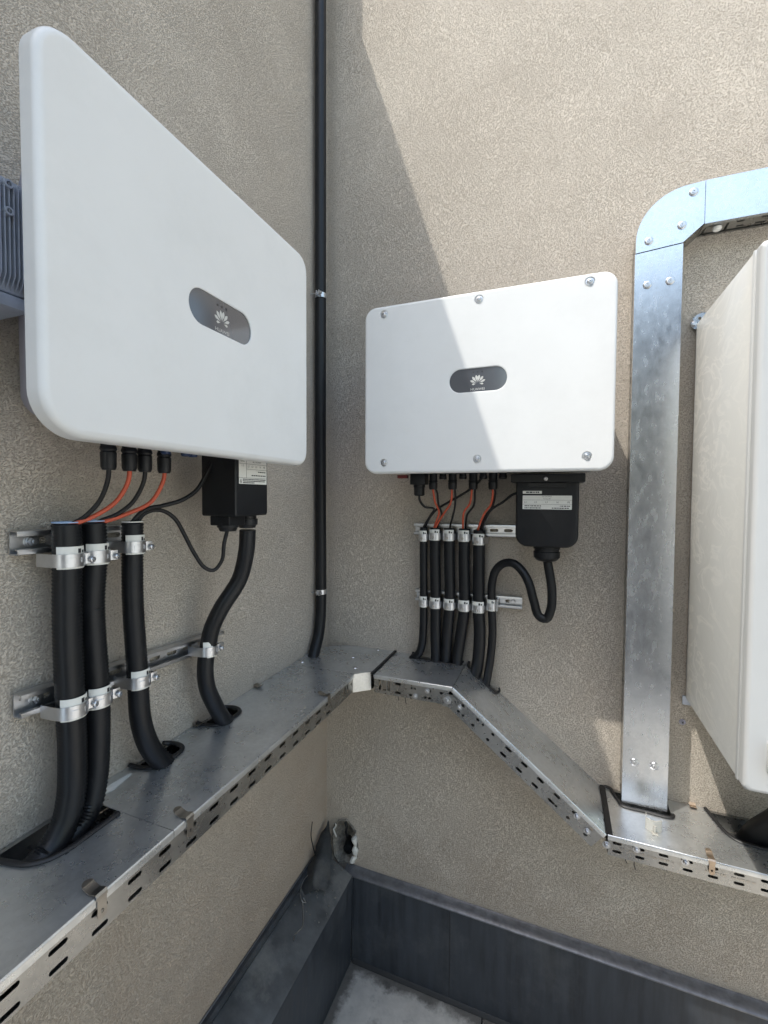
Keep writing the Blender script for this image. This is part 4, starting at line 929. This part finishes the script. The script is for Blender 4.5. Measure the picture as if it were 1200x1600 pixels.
# --- sloping segment
SL = Vector((1.0440-.5900, 0, .9400-1.2990)); SLN = SL.length; sd_ = SL.normalized(); hn_ = Vector((-sd_.z, 0, sd_.x))
def F2(p): return Vector((.5915, 0, 1.2985))+sd_*p[0]+hn_*p[2]+Vector((0, -p[1], 0))
t2 = thing('cable_tray', 'sloping galvanised tray segment stepping down the right wall', 'cable tray', (0.82, -0.12, 1.05))
s2 = []
for k in range(9):
    s = .060+k*.0605
    if s < SLN-.03: s2 += [(s, -.0215, .0225 if 2 < k < 7 else .011, .0078), (s, -.047, .0225 if 2 < k < 7 else .011, .0078)]
s2 += [(.080, -.047, .008, .0075), (.141, -.0215, .008, .0075), (.440, -.047, .008, .0075)]
n2 = [(.012, .0015), (.016, .030), (.024, .042), (.132, .042), (.140, .030), (.144, .0015)]
tray(t2, F2, .002, SLN-.002, .2430, [(.0015, SLN-.0015, [n2])], s2)
def t2p(a, c, h=.003): return F2((a, c, h))
trim_line(t2, [t2p(.004, .010, .010), t2p(.010, .028), t2p(.022, .043), t2p(.07, .045), t2p(.128, .044), t2p(.142, .034), t2p(.147, .012, .010), t2p(.140, .008, .014)], .0052)
# hinge bracket at the upper knee
b = NB(); plate(b, [(.556, 1.236), (.586, 1.230), (.604, 1.222), (.612, 1.236), (.606, 1.262), (.590, 1.274), (.560, 1.276)], [[(.597, 1.262), (.603, 1.254), (.606, 1.245), (.603, 1.244), (.600, 1.252), (.595, 1.259)]], .0016, lambda p: Vector((p[0], -.2440-p[2], p[1]))); obj('hinge_plate', b, 'galv_side', t2)
bolt(t2, (.5755, -.2456, 1.2555), (0, -1, 0), r=.0078)
for (a, c) in ((.056, -.034), (.540, -.034), (.495, -.022)): bolt(t2, F2((a, .2425, c)), (0, -1, 0), r=.0058)
for (a, c) in ((.30, .225), (.556, .20), (.38, .235)):
    b = NB(); lathe(b, F2((a, c, .0006)), hn_, [(0, .0045), (.001, .004), (.0018, 0)], 10); obj('rivet', b, 'zinc', t2, smooth=40)

# --- lower right segment
ZL = 0.9385
def F3(p): return Vector((p[0], -p[1], ZL+p[2]))
t3 = thing('cable_tray', 'lower galvanised tray on the right wall, partly sunlit, under the vertical duct', 'cable tray', (1.5, -0.12, 0.88))
nd = [(1.078, .0015), (1.082, .030), (1.094, .064), (1.100, .088), (1.232, .092), (1.240, .080), (1.240, .0015)]
nk = [(1.348, .0015), (1.358, .055), (1.372, .105), (1.392, .128), (1.420, .134), (1.640, .134), (1.66, .0015)]
s3 = []; s = 1.0735
while s < 2.9:
    s3 += [(s, -.0205, .0235, .0078), (s, -.0445, .0235, .0078)]; s += .0577
tray(t3, F3, 1.050, 2.95, .2390, [(1.0490, 2.95, [nd, nk])], s3, side_h=.060)
def t3p(a, c, h=.003): return F3((a, c, h))
trim_line(t3, [t3p(1.060, .006), t3p(1.076, .010), t3p(1.084, .034), t3p(1.096, .070), t3p(1.104, .090), t3p(1.170, .094), t3p(1.236, .095), t3p(1.244, .078)], .0060)
trim_line(t3, [t3p(1.345, .006), t3p(1.356, .055), t3p(1.370, .106), t3p(1.390, .131), t3p(1.430, .138), t3p(1.52, .139), t3p(1.63, .138)], .0055)
b = NB(); extrude_profile(b, [(1.0455, .0), (1.0625, .0), (1.0610, .0045), (1.0470, .0045)], lambda p: Vector((p[1], p[0], ZL+.0009+p[2])), -.2375, -.006); obj('joint_strip', b, 'trim', t3)
spring_clip(t3, F3, 1.300, .2390, 'copper', .016)
bolt(t3, F3((1.122, .2385, -.0215)), (0, -1, 0), r=.0058); bolt(t3, F3((1.240, .2385, -.0215)), (0, -1, 0), r=.0058); bolt(t3, F3((1.046, .2385, -.030)), (0, -1, 0), r=.0066)
b = NB(); pr = strip_profile([(.002, .010), (.008, .004), (.020, .004), (.026, .010)], .0011)
loft(b, [[F3((1.302, a, c)) for a, c in pr], [F3((1.320, a, c)) for a, c in pr]], True, True); obj('rear_clip', b, 'copper', t3)
for (a, L_) in ((1.098, .022), (1.120, .034)):
    b = NB(); tube(b, [F3((a, .225, -.056)), F3((a-.001, .228, -.056-L_*.6)), F3((a+.003, .226, -.056-L_))], .0014, 5); obj('tie_tail', b, 'trim', t3)
# faint ink-jet print on the side
b = NB(); rp = random.Random(9)
for (x0, x1, zz) in ((1.079, 1.095, -.0325), (1.103, 1.146, -.0330), (1.150, 1.172, -.0330), (1.178, 1.202, -.0325), (1.286, 1.334, -.0325), (1.345, 1.398, -.0325)): words(b, F3, x0, x1, zz, .0048, .2379, rp)
text_faces(b, 'CE', F3, 1.226, -.0325, .0085, .2379); text_faces(b, 'PS', F3, 1.211, -.0325, .0065, .2379)
obj('print', b, 'steel', t3)

# clear bracket standing on the lower tray cover
t = thing('plastic_bracket', 'small clear curved plastic clip standing on the lower tray cover below the duct', 'clip', (1.175, -0.175, 0.94))
b = NB(); n_ = 10; arc = [(1.155+.040*k/n_, .172+.010*math.sin(math.pi*k/n_)) for k in range(n_+1)]
pr = strip_profile(arc, .003)
loft(b, [[F3((a, c, .0015)) for a, c in pr], [F3((a, c, .036)) for a, c in pr]], True, True)
obj('curved_wall', b, 'clear', t, smooth=50)
b = NB(); cyl(b, F3((1.176, .186, .002)), F3((1.176, .186, .024)), .004, .0035, 10); box(b, 1.168, 1.184, .174, .194, .0012, .004, F3, bev=.001); obj('peg', b, 'clear', t, smooth=40)
b = NB(); box(b, 1.1545, 1.1560, .170, .174, .0015, .050, F3); obj('tab', b, 'clear', t)

# ------------------------------------------------------------------ vertical duct, elbow, horizontal duct
td = thing('cable_duct', 'tall galvanised duct rising from the lower tray and turning right at the top', 'duct', (1.165, 0, 0.94))
DX0, DX1 = 1.104, 1.2260; DW = .082
def perfor(b, f, s0, s1, d0, d1, pitch=.06, off=.02):
    hs = []; s = s0+off
    while s < s1-.02: hs += [slot(s, d0+(d1-d0)*.33, .024, .0075), slot(s+pitch*.0, d0+(d1-d0)*.68, .024, .0075)]; s += pitch
    plate(b, [(s0, d0), (s1, d0), (s1, d1), (s0, d1)], hs, TH, f)
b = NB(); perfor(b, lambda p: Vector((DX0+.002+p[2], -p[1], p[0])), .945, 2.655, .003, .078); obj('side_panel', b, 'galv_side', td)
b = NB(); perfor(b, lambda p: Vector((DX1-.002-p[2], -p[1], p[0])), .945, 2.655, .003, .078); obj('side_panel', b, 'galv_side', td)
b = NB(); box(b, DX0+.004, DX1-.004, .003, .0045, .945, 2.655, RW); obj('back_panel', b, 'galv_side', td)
def cap_plate(b, out, w=DW, lip=.012, skip=()):
    plate(b, out, [], TH, lambda p: RW((p[0], w-TH+p[2], p[1])))
def lipz(b, x, z0, z1, s): box(b, min(x, x+s*.0012), max(x, x+s*.0012), DW-.013, DW-.0003, z0, z1, RW)
b = NB(); cap_plate(b, [(DX0, .948), (DX1, .948), (DX1, 2.662), (DX0, 2.652)]); lipz(b, DX0-.0012, .948, 2.652, 1); lipz(b, DX1, .948, 2.662, 1); obj('cover', b, 'galv_duct', td)
# elbow
out = [(DX0, 2.6545), (DX1, 2.6645), (1.2775, 2.7085), (1.2775, 2.8290)]
for k in range(0, 13):
    a = math.radians(90+90*k/12); out.append((1.2450+.1410*math.cos(a), 2.6880+.1390*math.sin(a)))
b = NB(); cap_plate(b, out, DW+.0012); 
pr = strip_profile([(p[0]+.0006, p[1]-.0006) for p in out[3:]]+[(DX0+.0006, 2.655)], .0012)
loft(b, [[RW((a, DW-.012, c)) for a, c in pr], [RW((a, DW-.0006, c)) for a, c in pr]], True, True)
obj('elbow_cover', b, 'galv_duct', td, smooth=30)
b = NB(); pr = strip_profile([(p[0]+.003, p[1]-.003) for p in out[3:]]+[(DX0+.003, 2.655)], .0015)
loft(b, [[RW((a, .003, c)) for a, c in pr], [RW((a, DW-.0125, c)) for a, c in pr]], True, True)
d_ = (Vector((1.2775, 0, 2.7085))-Vector((DX1, 0, 2.6645))); L_ = d_.length; d_.normalize(); nn = Vector((-d_.z, 0, d_.x))
hs = [slot(.018, .028, .008, .0065), slot(.018, .056, .008, .0065), slot(.048, .028, .008, .0065), slot(.048, .056, .008, .0065)]
plate(b, [(0, .003), (L_, .003), (L_, DW-.0006), (0, DW-.0006)], hs, TH, lambda p: Vector((DX1, -p[1], 2.6645))+d_*p[0]+nn*(p[2]+.0012))
obj('elbow_side', b, 'galv_side', td, smooth=30)
# horizontal run
b = NB(); HS0, HS1 = 1.2790, 2.9
cap_plate(b, [(HS0, 2.7085), (HS1, 2.7085), (HS1, 2.8290), (HS0, 2.8290)]); box(b, HS0, HS1, DW-.013, DW-.0003, 2.7073, 2.7085, RW); box(b, HS0, HS1, DW-.013, DW-.0003, 2.8290, 2.8302, RW); obj('cover', b, 'galv_duct', td)
b = NB(); hs = [[(1.290, .022), (1.296, .022), (1.296, .060), (1.290, .060)], [(1.296, .0525), (1.306, .0525), (1.306, .060), (1.296, .060)], [(1.340, .022), (1.346, .022), (1.346, .056), (1.340, .056)], slot(1.372, .056, .020, .007), slot(1.378, .030, .020, .007)]
s = 1.432
while s < 2.85: hs += [slot(s, .058, .026, .0075), slot(s-.006, .030, .026, .0075)]; s += .058
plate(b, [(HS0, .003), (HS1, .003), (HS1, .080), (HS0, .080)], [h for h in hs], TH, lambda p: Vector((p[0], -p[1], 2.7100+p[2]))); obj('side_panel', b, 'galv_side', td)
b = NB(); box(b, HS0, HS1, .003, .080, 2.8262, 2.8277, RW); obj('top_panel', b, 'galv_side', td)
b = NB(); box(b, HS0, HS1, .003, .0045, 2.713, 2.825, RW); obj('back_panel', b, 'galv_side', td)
b = NB(); lathe(b, (1.318, -.046, 2.7085), (0, 0, -1), [(0, .012), (.004, .012), (.009, .009), (.011, 0)], 16); obj('cap_nut', b, 'paper', td, smooth=40)
for (x, z, e) in ((1.249, 2.803, 1), (1.222, 2.714, 1), (1.138, 2.685, 1), (1.137, 2.556, 0), (1.196, 2.558, 0), (1.135, 1.084, 0), (1.189, 1.084, 0)):
    b = NB(); lathe(b, RW((x, DW+(.0014 if e else .0002), z)), (0, -1, 0), [(0, .0118), (.0018, .0116), (.0036, .0098), (.0042, .0072), (.0040, .0050), (.0052, .0046), (.0052, .0022), (.0030, .0018), (.0030, 0)], 20)
    obj('screw', b, 'zinc', td, smooth=45)

# ------------------------------------------------------------------ cabinet on the right edge
CX, CX1, CZ0, CZ1 = 1.279, 1.98, 1.292, 2.440
tc_ = thing('electrical_cabinet', 'tall cream metal cabinet cut off by the right edge of the view', 'cabinet', (1.6, 0, 1.28))
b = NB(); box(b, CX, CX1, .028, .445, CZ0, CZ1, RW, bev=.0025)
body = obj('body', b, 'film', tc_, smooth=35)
b = NB(); box(b, CX+.004, CX1-.004, .010, .027, CZ0+.004, CZ1-.004, RW, bev=.001); obj('back_flange', b, 'alu', tc_)
b = NB(); box(b, CX-.002, CX1+.002, .4465, .4600, CZ0-.004, CZ1+.004, RW, bev=.005); obj('frame_rim', b, 'cab', tc_, smooth=50)
b = NB(); box(b, CX+.004, CX1-.004, .4600, .4680, CZ0+.002, CZ1-.002, RW); obj('door_seal', b, 'cab', tc_)
b = NB()
loft(b, [[RW((a, w, c)) for a, c in rrect(CX-.001+i, CX1+.001-i, CZ0-.006+i, CZ1+.006-i, [.012]*4, 5)] for i, w in ((.002, .468), (0, .470), (0, .486), (.0015, .4905), (.005, .4935), (.010, .495))], True, True)
dr = obj('door', b, 'cab', tc_, smooth=40, wn_=True)
b = NB()
loft(b, [[RW((a, w, c)) for a, c in rrect(1.3160+i, 1.352-i, 1.338+i, 1.404-i, .004, 3)] for i, w in ((0, .495), (0, .512), (.004, .518))], True, True)
obj('latch', b, 'cab', dr, smooth=40)
for z in (2.325, 2.345, 1.395, 1.410):
    b = NB(); lathe(b, (CX+.0038, -.464, z), (-1, 0, 0), [(0, .0018), (.001, .0018), (.0015, 0)], 8); obj('hinge_pin', b, 'zinc', tc_)
b = NB(); arc = [(CX-.009, 2.438), (CX-.011, 2.452), (CX-.004, 2.456), (CX-.006, 2.464), (CX+.004, 2.474), (CX+.016, 2.478), (CX+.032, 2.478), (CX+.032, 2.43), (CX+.002, 2.43)]
plate(b, arc, [circ(CX+.012, 2.462, .0045, 10)], .004, lambda p: RW((p[0], .006+p[2], p[1]))); obj('mounting_lug', b, 'galv_duct', tc_)
b = NB(); lathe(b, (CX-.004, -.010, 2.446), (0, -1, 0), [(0, .008), (.006, .008), (.008, .005), (.008, 0)], 8); obj('lug_bolt', b, 'zinc', tc_, smooth=30)
b = NB(); box(b, CX-.004, CX+.03, .006, .012, 1.262, 1.29, RW, bev=.001); obj('mounting_lug', b, 'alu', tc_)
# fat cable below the cabinet
t = thing('cabinet_conduit', 'fat black conduit dropping from the cabinet into the dark tray opening', 'conduit', (1.42, -0.09, 0.93))
b = NB(); tube(b, [(1.560, -.17, 1.33), (1.555, -.165, 1.22), (1.53, -.145, 1.10), (1.490, -.115, 1.01), (1.455, -.088, .945), (1.435, -.078, .895)], .036, 20, corr=.0012, pitch=.006); obj('tube', b, 'rubber', t, smooth=80)
b = NB(); lathe(b, (1.56, -.17, 1.285), (0, 0, -1), [(0, .05), (.02, .05), (.022, .044), (.05, .044), (.055, .038)], 24); obj('gland_nut', b, 'black', t, smooth=30)
# spare plug in the wall
t = thing('wall_plug', 'small dark screw plug in the wall between duct and cabinet', 'wall plug', (1.279, 0, 1.201))
b = NB(); lathe(b, (1.279, -.0002, 1.201), (0, -1, 0), [(0, .0095), (.0015, .009), (.0018, .005), (.0048, .0048), (.0052, .003), (.0035, 0)], 14); obj('collar', b, 'body', t, smooth=30)
b = NB(); lathe(b, (1.279, -.005, 1.201), (0, -1, 0), [(0, .0028), (.003, .0028), (.004, 0)], 6); obj('screw', b, 'black', t)
